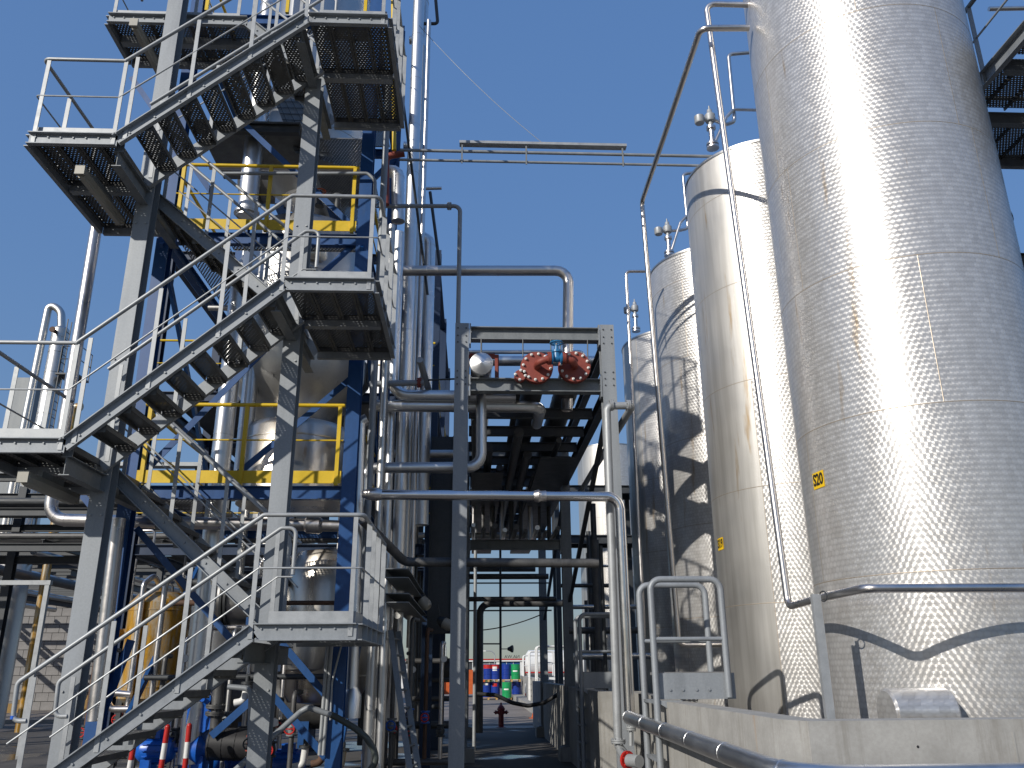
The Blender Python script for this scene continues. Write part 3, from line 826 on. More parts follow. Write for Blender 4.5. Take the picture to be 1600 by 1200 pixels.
# ------------------------------------------------------------------ blue process frame behind the stair
YP, YQ = 10.85, 14.4
XA, XB = -4.42, -1.62
ZF = (3.95, 7.62, 11.5)
pf = thing('process_frame', 'blue painted steel plant frame with yellow guard rails behind the stair tower', 'steel frame', (-3.0, 12.6, 0))
for x in (XA, XB):
    for y in (YP, YQ):
        MB().ibeam((x, y, 0), (x, y, 14.5), 0.17, 0.18, (0, 1, 0), 0.012, 0.016).box((x, y, 0.012), (0.34, 0.34, 0.024)).build('column', 'blue', pf)
for z in ZF:
    zb = z - 0.10
    for y in (YP, YQ): MB().ibeam((XA + 0.09, y, zb), (XB - 0.09, y, zb), 0.17, 0.10, (0, 0, 1)).build('beam', 'blue', pf)
    for x in (XA, XB): MB().ibeam((x, YP + 0.085, zb), (x, YQ - 0.085, zb), 0.17, 0.10, (0, 0, 1)).build('beam', 'blue', pf)
    if z < 20:
        holes = [(-2.95, -1.75), ]
        # grated floor strips round the vessels
        for (xa, xb, ya, yb) in ((XA + 0.1, -3.65, YP + 0.1, YQ - 0.1), (-3.6, XB - 0.1, YP + 0.1, 11.35), (-3.6, XB - 0.1, 13.7, YQ - 0.1)):
            MB().box2((xa, ya, z - 0.012), (xb, yb, z + 0.012)).build('floor_grating', 'grate', pf)
    if z < 11: MB().bar((XA + 0.1, YP - 0.1, z + 0.09), (XB - 0.1, YP - 0.1, z + 0.09), 0.008, 0.165).build('toe_board', 'yellow', pf)
    rl = MB().tube([(XA + 0.1, YP - 0.1, z + 1.06), (XB - 0.1, YP - 0.1, z + 1.06)], 0.026, 10)
    r = rl.build('guard_rail', 'yellow', pf)
    MB().tube([(XA + 0.1, YP - 0.1, z + 0.58), (XB - 0.1, YP - 0.1, z + 0.58)], 0.011, 8).build('mid_rail', 'yellow', r)
    for x in (-4.25, -3.0, -1.78): MB().bar((x, YP - 0.1, z - 0.02), (x, YP - 0.1, z + 1.04), 0.05, 0.05).build('post', 'yellow', r)
    for x in (XA + 0.02, XB - 0.02):
        MB().tube([(x, YP + 0.2, z + 1.06), (x, YQ - 0.2, z + 1.06)], 0.026, 10).tube([(x, YP + 0.2, z + 0.58), (x, YQ - 0.2, z + 0.58)], 0.011, 8).build('guard_rail', 'yellow', pf)
def brace(a, b, w_=0.085, mat='blue'): MB().bar(a, b, 0.012, w_).bar(V(a) + V((0, 0.03, 0)), V(b) + V((0, 0.03, 0)), 0.05, 0.012).build('brace', mat, pf)
yb = YP + 0.03
brace(P(218, 745, yb), P(440, 520, yb)); brace(P(372, 740, yb), P(550, 590, yb))
brace(P(372, 185, yb), P(560, 362, yb)); brace(P(213, 825, yb), P(372, 1012, yb)); brace(P(425, 1085, yb), P(510, 1185, yb)); brace(P(440, 1005, yb), P(508, 1085, yb))
brace(P(490, 440, yb), P(560, 375, yb)); brace(P(60, 690, yb + 0.3), P(150, 800, yb + 0.3)); brace(P(150, 1140, yb), P(205, 1000, yb), 0.1)
brace(P(330, 1150, yb + 0.4), P(415, 1075, yb + 0.4), 0.09); brace(P(205, 120, yb + .5), P(330, 300, yb + .5)); brace(P(272, 330, yb), P(350, 425, yb))
# inclined wire mesh panel high up, conduit on the rail
mp = MB()
A_, B_, C_, D_ = P(428, 155, 11.6), P(470, 155, 11.9), P(520, 245, 11.9), P(462, 240, 11.6)
mp.prism([A_, B_, C_, D_], (0, 0.02, 0.02)); mo = mp.build('mesh_panel', 'beam', pf)
gl = MB()
for i in range(9):
    t = (i + 0.5) / 9
    gl.bar(lerp(A_, D_, t) - V((0, 0.012, 0)), lerp(B_, C_, t) - V((0, 0.012, 0)), 0.008, 0.008)
for i in range(4):
    t = (i + 0.5) / 4
    gl.bar(lerp(A_, B_, t) - V((0, 0.024, 0)), lerp(D_, C_, t) - V((0, 0.024, 0)), 0.008, 0.008)
gl.build('wire', 'darksteel', mo)['kind'] = 'stuff'
MB().box2((-4.3, 11.0, 9.62), (-2.7, 12.6, 9.64)).build('floor_grating', 'perf', pf)
MB().ibeam((-4.3, 11.0, 9.5), (-2.7, 11.0, 9.5), 0.16, 0.1).build('beam', 'darksteel', pf)
for k, z in enumerate((9.7, 9.35)):
    MB().box2((-2.6, 11.5 + k * 0.3, z), (-1.75, 13.6, z + 0.02)).build('floor_grating', 'grate', pf)
pipe('thin grey conduit clipped along the upper yellow rail of the blue frame', [P(345, 271, YP - 0.18), P(575, 271, YP - 0.18), P(586, 282, YP - 0.18), P(586, 320, YP - 0.18)], 0.026, 'galv', 0.09)

# vessels inside the frame
def vessel(name, label, c, prof, mat, seams=(), n=40, cat='vessel', rad_seams=0, cone=None):
    t = thing(name, label, cat, c)
    MB().lathe(c, (0, 0, 1), prof, n).build('shell', mat, t)
    for (R_, z) in seams:
        MB().lathe(c, (0, 0, 1), [(R_, z - 0.012), (R_ + 0.008, z - 0.008), (R_ + 0.008, z + 0.008), (R_, z + 0.012)], n).build('seam_band', mat, t)
    if rad_seams:
        (ra, za), (rb, zb) = cone
        for i in range(rad_seams):
            a = 2 * math.pi * i / rad_seams
            MB().bar(V(c) + V((math.cos(a) * ra, math.sin(a) * ra, za)), V(c) + V((math.cos(a) * rb, math.sin(a) * rb, zb)), 0.02, 0.012).build('cladding_seam', mat, t)
    return t
vessel('cone_vessel', 'big aluminium clad vessel with a shallow cone bottom, high in the blue frame', (-2.78, 12.65, 0),
       [(0.001, 4.98), (0.18, 4.98), (0.2, 5.08), (0.6, 5.33), (0.95, 5.8), (1.02, 6.05), (1.02, 8.2), (0.9, 8.5), (0.4, 8.7), (0.001, 8.75)], 'aludull', [(1.02, 6.3), (1.02, 7.2), (1.02, 8.1)], 56, rad_seams=18, cone=((0.2, 5.075), (0.95, 5.795)))
vessel('added_shade_column', 'tall dull clad column added high in the blue frame to shade the tanks', (-2.85, 12.9, 0), [(0.001, 9.3), (0.5, 9.35), (0.85, 9.7), (0.85, 16.0), (0.5, 16.4), (0.001, 16.5)], 'aludull', [(0.85, 10.4), (0.85, 12.0), (0.85, 13.6)])  # added vessel, there to throw more shade on the far tanks
vessel('settling_tank', 'short stained metal tank standing on the lower yellow railed floor', (-2.66, 12.35, 3.96),
       [(0.001, 0), (0.80, 0), (0.80, 1.05), (0.72, 1.16), (0.3, 1.25), (0.001, 1.27)], 'brownvessel', [(0.80, 0.35), (0.80, 0.9)])
vessel('lower_vessel', 'dull clad vessel in the shade under the lower floor of the blue frame', (-2.15, 13.0, 0),
       [(0.001, 1.2), (0.5, 1.25), (0.62, 1.45), (0.62, 3.1), (0.5, 3.35), (0.001, 3.45)], 'brownvessel', [(0.62, 1.6), (0.62, 2.4)])
vessel('reflux_drum', 'tan topped drum with a small orange valve on the upper yellow railed floor', (-2.6, 11.9, ZF[1]),
       [(0.001, 0), (0.3, 0), (0.34, 0.08), (0.34, 0.42), (0.3, 0.5), (0.001, 0.56)], 'brownvessel', [(0.34, 0.25)])
vessel('filter_pot', 'round pale pot hanging under the lower floor behind the stair post', P(478, 1010, 12.2), [(0.001, -0.35), (0.24, -0.3), (0.3, -0.1), (0.3, 0.3), (0.24, 0.42), (0.001, 0.45)], 'aludull', [(0.3, 0.1)])
for k, (px, py) in enumerate(((500, 312), (527, 320))):
    q = P(px, py, 11.4)
    t = thing('hand_valve', 'orange topped valve beside the upper yellow rail' if k == 0 else 'grey topped valve beside the upper yellow rail', 'valve', q)
    MB().lathe(q, (0, 0, 1), [(0.001, -0.12), (0.07, -0.12), (0.07, -0.09), (0.04, -0.08), (0.05, 0), (0.04, 0.08), (0.02, 0.16), (0.001, 0.16)], 12).build('body', 'darksteel', t)
    MB().torus(q + V((0, 0, 0.15)), (0, 0, 1), 0.075, 0.012, 16).bar(q + V((-0.075, 0, 0.15)), q + V((0.075, 0, 0.15)), 0.012, 0.012).build('handwheel', 'orange' if k == 0 else 'beam', t)

for i, (z, R_, y, m, lab) in enumerate(((1.25, 0.42, 14.0, 'grime', 'dark lying exchanger lowest at the back of the blue frame'), (2.75, 0.40, 13.9, 'aludull', 'dull lying exchanger under the lower floor at the back of the blue frame'), (6.55, 0.36, 14.0, 'grime', 'dark lying exchanger under the upper floor of the blue frame'), (8.35, 0.40, 13.7, 'aludull', 'clad lying exchanger standing on the upper floor of the blue frame'), (9.9, 0.34, 13.2, 'grime', 'dark lying exchanger high under the top of the blue frame'))):
    t = thing('heat_exchanger', lab, 'exchanger', (-3.0, y, z - R_))
    MB().lathe((-4.2, y, z), (1, 0, 0), [(0.001, -0.02), (R_ * 0.6, 0.0), (R_, 0.12), (R_, 2.2), (R_ * 0.6, 2.33), (0.001, 2.36)], 28).build('shell', m, t)
    for d in (0.3, 0.36, 1.95): MB().lathe((-4.2, y, z), (1, 0, 0), [(R_, d), (R_ + 0.06, d), (R_ + 0.06, d + 0.035), (R_, d + 0.035)], 28).build('flange', 'darksteel', t)
    for d in (0.7, 1.6): MB().box2((-4.2 + d, y - R_ * 0.7, z - R_ - 0.25), (-4.05 + d, y + R_ * 0.7, z - R_ * 0.6)).build('saddle', 'blue', t)
    MB().tube([(-3.4, y, z + R_ - 0.02), (-3.4, y, z + R_ + 0.25), (-2.4, y, z + R_ + 0.25), (-2.4, y - 0.3, z + R_ + 0.25)], 0.06, 10, 0.12).build('nozzle_pipe', 'inox', t)
rp = random.Random(21)
for i in range(10):
    x, y = -4.1 + 0.27 * i, 13.6 + rp.uniform(-0.2, 0.7)
    za = rp.choice((0.1, 0.6, 4.2)); zb = za + rp.uniform(3, 7)
    pipe('slim upright pipe at the back of the blue frame, %s from the sky side' % ORD[i], [(x, y, za), (x, y, zb), (x + rp.choice((-0.5, 0.5)), y, zb)], rp.uniform(0.03, 0.075), rp.choice(('grime', 'aludull', 'inox', 'darksteel')), None, 10, 0, group='slim upright pipes at the back of the blue frame')
for i in range(8):
    z = (1.6, 2.3, 2.9, 3.4, 6.0, 6.6, 7.1, 9.2)[i]; y = 11.6 + (i * 5 % 7) * 0.36
    pipe('slim level pipe inside the blue frame, %s counted from the ground' % ('first' if i == 0 else ORD[i]), [(-4.2, y, z), (-1.75, y, z), (-1.75, y, z - 0.5)], rp.uniform(0.025, 0.06), rp.choice(('grime', 'aludull', 'inox', 'darksteel')), None, 10, 0, group='slim level pipes inside the blue frame')
for (xa, za, xb, zb) in ((XA, 0.3, XB, 3.6), (XB, 4.2, XA, 7.4), (XA, 7.9, XB, 11.2)): MB().bar((xa, YQ - 0.12, za), (xb, YQ - 0.12, zb), 0.05, 0.1).build('brace', 'blue', pf)
for x in (XA, XB):
    for (ya, za, yb2, zb) in ((YP, 0.3, YQ, 3.6), (YQ, 4.2, YP, 7.4)): MB().bar((x, ya + 0.1, za), (x, yb2 - 0.1, zb), 0.05, 0.1).build('brace', 'blue', pf)

# tall aluminium clad pipes in the frame
pA = P(385, 338, 11.35)
pipe('bright aluminium clad down pipe ending above the upper yellow toe board', [(pA.x, 11.35, 14.5), (pA.x, 11.35, pA.z)], 0.145, 'alu', 0, 24, 0.8, [((pA.x, 11.35, pA.z + 0.05), (0, 0, 1), 0.19)])
pB = P(345, 720, 11.55)
pipe('bright clad riser between the blue braces beside the cone vessel', [(pB.x, 11.55, 0.6), (pB.x, 11.55, 7.35)], 0.135, 'alu', 0, 24, 0.9)
pC = P(395, 560, 11.9)
pipe('second clad riser close behind the blue brace under the stair flight', [(pC.x, 11.9, 4.2), (pC.x, 11.9, 7.4)], 0.11, 'alu', 0, 20, 0.9)
# long process pipe: down from the sky, elbow, then along the back of the stair
yl = 11.2
pipe('long polished pipe dropping from the high landing and turning along behind the stair', [P(152, 345, yl), P(76, 812, yl), P(430, 820, yl)], 0.082, 'inox', 0.22, 18, 2.2)
pipe('polished cross pipe with a bulging reducer behind the first landing', [P(432, 820, yl), P(476, 820, yl), P(480, 820, yl), P(500, 821, yl), P(505, 821, yl), P(566, 823, yl)], [0.082, 0.082, 0.11, 0.11, 0.075, 0.075], 'inox', 0, 18)
pipe('thin rusty pipe slanting across the pale vessel under the first landing', [P(385, 942, 11.5), P(575, 942, 11.5)], 0.03, 'rust')
pipe('upright pinkish metal pipe beside the left blue column', [P(148, 1125, 10.6), P(185, 812, 10.6)], 0.085, 'inox', 0, 16, 1.8)
pipe('slim rusty cross pipe behind the stair flight at head height', [P(265, 942, 12.2), P(330, 942, 12.2)], 0.04, 'rust')

# ------------------------------------------------------------------ bundle of risers right of the blue frame
def riser(label, px, py, Y, z0, z1, r, mat='alu', seam=0.9, n=18):
    q = P(px, py, Y); return pipe(label, [(q.x, Y, z0), (q.x, Y, z1)], r, mat, 0, n, seam)
q = P(619, 480, 11.9)
riser('broad aluminium clad riser with many joints, tallest of the bundle beside the blue frame', 637, 480, 12.9, 1.0, 15, 0.105, 'alu', 1.0, 20)
zt = P(619, 268, 11.9).z; ze = P(640, 618, 11.9)
pipe('clad riser that bends at its foot into a level pipe towards the rack', [(q.x, 11.9, P(619, 365, 11.9).z), (q.x, 11.9, ze.z), (0.6, 11.9, ze.z)], 0.085, 'alu', 0.24, 18, 0.75)
pipe('clad pipe with a curved top elbow beside the rust red pipe', [P(600, 268, 12.0), P(622, 268, 12.0), P(622, 345, 12.0)], 0.105, 'alu', 0.25, 18, 0.8)
riser('tall pale clad column with round joints, rising out of the top of the photo', 651, 200, 14.6, 3.0, 20, 0.165, 'alu', 1.6, 22)
q3 = P(668, 480, 14.2)
pipe('clad riser with an inward bend at the top, farthest of the bundle', [(q3.x - 0.35, 14.2, P(668, 372, 14.2).z), (q3.x, 14.2, P(668, 372, 14.2).z), (q3.x, 14.2, 4.0)], 0.12, 'alu', 0.25, 18, 1.0)
riser('slim dark riser between the two farthest clad pipes', 656, 480, 13.6, 2.0, 14, 0.045, 'inox', 0)
riser('narrow conduit riser beside the broad clad riser', 647, 480, 13.2, 3.0, 13, 0.05, 'aludull', 1.2)
riser('galvanised riser standing at the corner of the blue frame', 593, 420, 11.3, 2.0, 10.8, 0.05, 'galv', 0)
riser('blue grey riser in front of the frame corner under the top landing', 603, 560, 11.6, 1.2, 8.2, 0.055, 'aludull', 1.0)
pipe('bypass loop of clad pipe hooking out of the tall column near the top', [P(640, 63, 14.4), P(655, 63, 14.4), P(662, 172, 14.4), P(642, 173, 14.4)], 0.085, 'alu', 0.16, 16, 0.9)
pipe('lower bypass loop of clad pipe on the tall column', [P(632, 228, 14.4), P(659, 230, 14.4), P(659, 268, 14.4), P(640, 268, 14.4)], 0.085, 'alu', 0.16, 16, 0.9)
pipe('rust red pipe curving down beside the clad elbow', [P(632, 240, 11.6), P(603, 244, 11.6), P(603, 320, 11.6)], 0.055, 'primer', 0.12)
pipe('dark bracket pipe sticking out against the sky at the very top', [P(656, 37, 14.4), P(684, 37, 14.4), P(680, -10, 14.4)], 0.035, 'darksteel', 0.07)
pipe('short open vent stub pointing at the sky from the tall column', [P(655, 295, 14.4), P(690, 294, 14.4)], 0.032, 'inox')
pipe('thin dark line slanting down along the riser bundle', [P(612, 30, 11.3), P(634, 190, 11.3), P(662, 410, 12.4), P(668, 460, 12.4)], 0.022, 'darksteel', 0.1)
pipe('yellow safety pipe standing behind the top landing', [P(614, 0, 11.5), P(616, 235, 11.5)], 0.035, 'yellow')
pipe('dark bracket bar carrying small hooks beside the far riser', [P(672, 300, 13.9), P(687, 415, 13.9)], 0.03, 'darksteel')
for i, (px, py) in enumerate(((684, 360), (690, 388), (686, 415), (684, 435))):
    pass

# pipes from the bundle across to the tanks and the rack
yc = 11.45
z1 = P(700, 236, yc).z; z2 = P(700, 251, yc).z
xs_ = P(625, 236, yc).x
pipe('upper of two slim conduits bridging from the plant to the tank row', [(xs_, yc, z1), (3.9, yc, z1)], 0.026, 'galv')
pipe('lower of two slim conduits bridging from the plant to the tank row', [(xs_, yc, z2), (3.7, yc, z2)], 0.022, 'galv')
ct = thing('cable_tray', 'short perforated cable tray lying above the bridging conduits', 'cable tray', P(848, 227, yc))
a, b = P(718, 226, yc), P(978, 226, yc)
MB().bar(a, V((b.x, yc, a.z)), 0.12, 0.006).bar(a + V((0, 0.06, 0.02)), V((b.x, yc + 0.06, a.z + 0.02)), 0.004, 0.045).bar(a + V((0, -0.06, 0.02)), V((b.x, yc - 0.06, a.z + 0.02)), 0.004, 0.045).build('tray', 'rail', ct)
hb = MB()
for px in (722, 822, 972):
    q = P(px, 236, yc); hb.box((q.x, yc, (z1 + z2) / 2), (0.03, 0.03, z1 - z2 + 0.1))
for px in (722, 822, 972):
    q = P(px, 236, yc); MB().box((q.x, yc - 0.03, (z1 + a.z) / 2 - 0.12), (0.025, 0.012, 0.36)).build('hanger', 'beam', ct)
cb = MB(); A_, B_ = P(655, 40, 11.6), P(846, 222, 11.45)
cb.tube([lerp(A_, B_, i / 12) + V((0, 0, -0.10 * 4 * (i / 12) * (1 - i / 12))) for i in range(13)], 0.0045, 6)
tag(cb.build('wire', 'galv'), 'thin sagging wire from the tower top to the cable tray', 'wire')
yh = 11.7
pipe('slim pipe with a flanged elbow dropping to the rack post', [P(600, 322, yh), P(719, 322, yh), P(714, 600, yh)], 0.034, 'galv', 0.1, 12, 0, [(P(702, 322, yh), (1, 0, 0), 0.065)])
pipe('polished clad pipe crossing the sky and dropping into the rack', [P(598, 423, 12.3), P(888, 423, 12.3), P(886, 640, 12.3)], 0.085, 'inox', 0.2, 18, 1.1)
pipe('long clad pipe at rack height with an elbow turning up behind the blind flanges', [P(590, 634, 12.0), V((1.0, 12.0, P(590, 634, 12.0).z)), V((1.0, 12.9, P(590, 634, 12.0).z))], 0.088, 'alu', 0.2, 18, 1.0)
pipe('bright clad pipe turning up beside the rack post', [P(566, 790, 11.85), P(569, 731, 11.85), P(752, 730, 11.85), P(752, 590, 11.85)], 0.078, 'alu', 0.2, 18, 0.9)
pp = [P(590, 773, 10.7), P(968, 776, 10.7), P(984, 1120, 10.7)]
pipe('long polished pipe crossing in front of the rack then dropping beside the wall', pp, 0.066, 'chrome', 0.17, 16, 1.3)
pipe('bulging reducer at the start of the long polished crossing pipe', [P(566, 772, 10.7), P(576, 772, 10.7), P(582, 772, 10.7), P(590, 772.5, 10.7), P(597, 773, 10.7)], [0.045, 0.075, 0.085, 0.085, 0.067], 'inox', 0, 16)
cq = P(846, 775, 10.7)
tag(MB().lathe(cq + V((0.06, 0, 0)), (-1, 0, 0), [(0.067, 0), (0.073, 0.002), (0.070, 0.07), (0.086, 0.10), (0.067, 0.16)], 16).build('pipe_collar', 'inox'), 'pinched metal collar on the long polished crossing pipe', 'collar')
pipe('slim pipe stub with a red clamp tilting up beside the riser bundle', [P(656, 562, 11.4), P(670, 610, 12.2)], 0.05, 'rail')
pipe('slim galvanised pipe level with the tilted stub', [P(578, 600, 11.7), P(662, 598, 11.7)], 0.045, 'galv', 0, 12, 0, [(P(655, 598, 11.7), (1, 0, 0), 0.075)], fl='primer')
pipe('thin rod running from the tilted stub to the rack post', [P(665, 594, 11.9), P(712, 592, 11.9)], 0.014, 'darksteel')
xx = P(605, 800, 12.2)
pipe('clad riser standing between the two crossing pipes and the frame', [(xx.x, 12.2, 0.8), (xx.x, 12.2, 5.4)], 0.065, 'alu', 0, 16, 0.9)
pipe('polished riser with a wide sleeve at its foot, beside the blue column', [P(573, 655, 11.05), P(563, 660, 11.05), P(549, 1088, 11.05)], 0.078, 'alu', 0.15, 18, 0.9)
sq = P(548, 1122, 11.05); st_ = P(549, 1085, 11.05)
tag(MB().lathe((sq.x, 11.05, sq.z), (0, 0, 1), [(0.001, 0), (0.118, 0), (0.118, 0.26), (0.08, st_.z - sq.z + 0.06), (0.075, st_.z - sq.z + 0.08)], 20).build('pipe_sleeve', 'alu'), 'wide bright sleeve at the foot of the polished riser', 'pipe sleeve')
for k, (px, rr, lab) in enumerate(((580, 0.085, 'stout clad riser behind the wide bright sleeve'), (597, 0.06, 'slim clad riser near the leaning ladder'))):
    q = P(px, 1090, 11.9)
    pipe(lab, [(q.x, 11.9, 0.15), (q.x, 11.9, 3.2)], rr, 'alu' if k else 'aludull', 0, 16, 0.8)
pipe('thick grimy pipe sloping down from the landing rail to the level pipe', [P(566, 812, 10.75), P(632, 878, 11.6), P(935, 880, 11.6)], 0.062, 'grime', 0.15, 14)

# ------------------------------------------------------------------ pipe rack
XLr, XRr = -0.19, 1.95
rk = thing('pipe_rack', 'grey steel pipe rack spanning the passage between plant and tanks', 'pipe rack', (0.9, 20, 0))
PY = (11.5, 17.7, 24.0)
for i, y in enumerate(PY):
    for x in (XLr, XRr):
        c = MB().ibeam((x, y, 0.25), (x, y, 6.5 if i == 0 else 6.35), 0.2, 0.2, (0, 1, 0), 0.011, 0.016).box((x, y, 0.262), (0.34, 0.34, 0.024)).build('column', 'galv' if i == 0 else 'beam', rk)
        MB().box((x, y, 0.125), (0.5, 0.5, 0.25)).build('plinth', 'concrete', c)
        if i == 0:
            b = MB()
            for zz in (6.42, 6.3, 6.2, 5.75, 5.65, 5.55):
                for dx in (-0.06, 0.06): b.lathe((x + dx, y - 0.1, zz), (0, -1, 0), [(0.011, 0), (0.011, 0.012), (1e-4, 0.012)], 6)
            b.build('bolt', 'darksteel', c)['kind'] = 'stuff'
    for z in ((6.36, 5.56) if i == 0 else ((6.1, 5.5, 4.15) if i == 1 else (6.1, 5.5))):
        bm_ = MB().ibeam((XLr + 0.13, y, z), (XRr - 0.13, y, z), 0.2, 0.16, (0, 0, 1)).build('cross_beam', 'beam', rk)
        for x, s in ((XLr + 0.118, 1), (XRr - 0.118, -1)):
            MB().box((x, y, z - 0.02), (0.022, 0.19, 0.32)).bolts((x + s * 0.011, y, z - 0.02), (s, 0, 0), 0.09, 6, 0.012, 0.012).build('end_plate', 'galv', bm_)
            MB().box((x - s * 0.06, y, z), (0.09, 0.012, 0.19)).build('stub', 'beam', bm_)
for y0, y1 in zip(PY, PY[1:]):
    for x in (XLr, XRr):
        for z in (6.25, 5.5): MB().ibeam((x, y0 + 0.105, z), (x, y1 - 0.105, z), 0.19, 0.12).build('long_beam', 'darksteel', rk)
    MB().bar((XRr + 0.02, y0 + 0.2, 5.35), (XRr + 0.02, y1 - 0.2, 3.0), 0.07, 0.07).build('brace', 'darksteel', rk)
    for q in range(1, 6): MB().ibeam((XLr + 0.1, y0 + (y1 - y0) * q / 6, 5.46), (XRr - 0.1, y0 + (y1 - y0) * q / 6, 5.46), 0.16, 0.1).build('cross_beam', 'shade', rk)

# pipes lying in the rack
y0 = 11.28
cap = P(752, 567, y0)
t = pipe('polished clad pipe with a conical end cap, held in a red frame on the rack', [(cap.x, y0 + 0.02, cap.z), (cap.x, 26, cap.z)], 0.155, 'alu', 0, 28, 1.2)
MB().lathe((cap.x, y0 + 0.02, cap.z), (0, -1, 0), [(0.168, -0.05), (0.168, 0.0), (0.155, 0.012), (0.0005, 0.055)], 32).build('end_cap', 'alu', t)
fr = thing('pipe_saddle', 'square red oxide saddle around the capped polished pipe', 'saddle', (cap.x, 11.75, cap.z - 0.3))
fx0, fx1, fz0, fz1 = cap.x - 0.2, cap.x + 0.235, cap.z - 0.2, cap.z + 0.29
for a, b in (((fx0, fz0), (fx0, fz1)), ((fx1, fz0), (fx1, fz1))): MB().bar((a[0], 11.72, a[1]), (b[0], 11.72, b[1]), 0.06, 0.05).build('upright', 'primer', fr)
for z in (fz0, fz1): MB().bar((fx0 + 0.03, 11.72, z - 0.02), (fx1 - 0.03, 11.72, z - 0.02), 0.05, 0.07).build('cross_bar', 'primer', fr)
def blind(px, py, R_, rp, label, k):
    c = P(px, py, y0)
    t = pipe(label, [(c.x, y0 + 0.05, c.z), (c.x, 27, c.z)], rp, 'grime', 0, 24, 1.5)
    MB().lathe((c.x, y0 + 0.05, c.z), (0, -1, 0), [(0.0005, 0), (R_, 0), (R_, 0.035), (R_ - 0.006, 0.04), (0.0005, 0.04)], 40).lathe((c.x, y0 + 0.1, c.z), (0, -1, 0), [(rp, 0), (R_, 0.0), (R_, 0.03), (rp, 0.03)], 40).build('blind_flange', 'primer', t)
    b = MB().bolts((c.x, y0 + 0.01, c.z), (0, -1, 0), R_ * 0.84, k, 0.019, 0.026, 0.13)
    for i in range(k):
        a = 2 * math.pi * i / k + 0.13
        q = V((c.x + math.cos(a) * R_ * 0.84, y0 - 0.016, c.z - math.sin(a) * R_ * 0.84))
        MB().lathe(q + V((0, 0.027, 0)), (0, -1, 0), [(0.021, 0), (0.021, 0.022), (0.012, 0.026), (0.012, 0.04), (1e-4, 0.04)], 8).build('bolt', 'white', t)
    return c
c1 = blind(839, 573, 0.235, 0.17, 'large dark pipe closed by the red bolted blind flange next to the small flange', 12)
c2 = blind(898, 572, 0.235, 0.185, 'large dark pipe closed by the red bolted blind flange nearest the tank row', 12)
c3 = blind(813, 586, 0.085, 0.05, 'small dark pipe closed by the little red four bolt flange', 4)
vq = P(870, 560, y0 - 0.19)
yv = y0 - 0.19
pipe('red elbow joining the middle blind flange to the blue valve', [(c1.x, y0, c1.z + 0.0), (c1.x, yv, c1.z), (vq.x - 0.09, yv, vq.z)], 0.052, 'primer', 0.11, 16, 0, [((vq.x - 0.105, yv, vq.z), (1, 0, 0), 0.092)])
pipe('red elbow joining the blue valve to the outer blind flange', [(vq.x + 0.09, yv, vq.z), (c2.x - 0.04, yv, c2.z), (c2.x + 0.0, y0, c2.z - 0.0)], 0.052, 'primer', 0.11, 16, 0, [((vq.x + 0.105, yv, vq.z), (1, 0, 0), 0.092)])
gv = thing('gate_valve', 'blue gate valve with a handwheel between two red blind flanges', 'valve', vq)
MB().lathe((vq.x - 0.075, yv, vq.z), (1, 0, 0), [(0.0005, 0), (0.085, 0), (0.085, 0.02), (0.05, 0.03), (0.06, 0.075), (0.05, 0.12), (0.085, 0.13), (0.085, 0.15), (0.0005, 0.15)], 18).lathe((vq.x, yv, vq.z), (0, 0, 1), [(0.06, 0), (0.058, 0.08), (0.075, 0.085), (0.075, 0.115), (0.035, 0.13), (0.028, 0.2), (0.001, 0.2)], 16).build('body', 'valveblue', gv)
wz = vq.z + 0.235
MB().lathe((vq.x, yv, vq.z + 0.2), (0, 0, 1), [(0.012, 0), (0.012, 0.08), (0.0005, 0.08)], 10).build('stem', 'rail', gv)
hw = MB().torus((vq.x, yv, wz), (0, 0, 1), 0.088, 0.012, 24)
for k in range(3):
    a = k * math.pi / 3 + 0.3; hw.bar((vq.x - 0.085 * math.cos(a), yv - 0.085 * math.sin(a), wz), (vq.x + 0.085 * math.cos(a), yv + 0.085 * math.sin(a), wz), 0.014, 0.01)
hw.build('handwheel', 'valveblue', gv)
for i, px in enumerate((817, 918, 860.5, 876)):
    a, b = P(px, 530, 11.42), P(px, 555 if i < 2 else 548, 11.42)
    tag(MB().tube([(a.x, 11.42, 6.26), (b.x, 11.42, b.z if i > 1 else c1.z + 0.2)], 0.009, 8).build('hanger_rod', 'darksteel'), ('hanger rod above the middle blind flange', 'hanger rod above the outer blind flange', 'short hanger rod at the near side of the blue handwheel', 'short hanger rod at the far side of the blue handwheel')[i], 'hanger rod')
hq = P(752, 541, 11.42)
tag(MB().tube([(hq.x, 11.42, 6.26), (hq.x, 11.42, cap.z + 0.15)], 0.012, 8).build('hanger_rod', 'darksteel'), 'hanger rod above the capped polished pipe', 'hanger rod')
pipe('slim clad pipe crossing just under the top beam of the rack', [P(726, 550, 13.0), P(912, 550, 13.0), P(912, 580, 13.0)], 0.035, 'inox', 0.09)
pipe('broad clad pipe crossing behind the red flanges', [P(768, 564, 12.9), P(935, 564, 12.9)], 0.085, 'alu', 0, 18, 0.9)
rp = random.Random(3)
for i in range(8):
    x = 0.02 + i * 0.235
    pipe('dark grimy pipe in the upper tier of the rack, %s from the plant side' % ORD[i], [(x, 12.6 + 0.5 * (i * 3 % 8), 5.32), (x, 26.5, 5.32)], rp.uniform(0.05, 0.10), 'grime', 0, 12, 0, name='rack_pipe', group='grimy pipes in the upper tier of the rack')
for i in range(9):
    x = 0.0 + i * 0.21
    pipe('small dark pipe in the lower tier of the rack, %s from the plant side' % ORD[i], [(x, 16.2 + 0.1 * (i * 5 % 9), 4.32), (x, 18.6, 4.32), (x, 18.6, 5.4)], rp.uniform(0.03, 0.06), 'grime' if i % 3 else 'inox', 0, 10, 0, name='rack_pipe', group='small pipes in the lower tier of the rack')
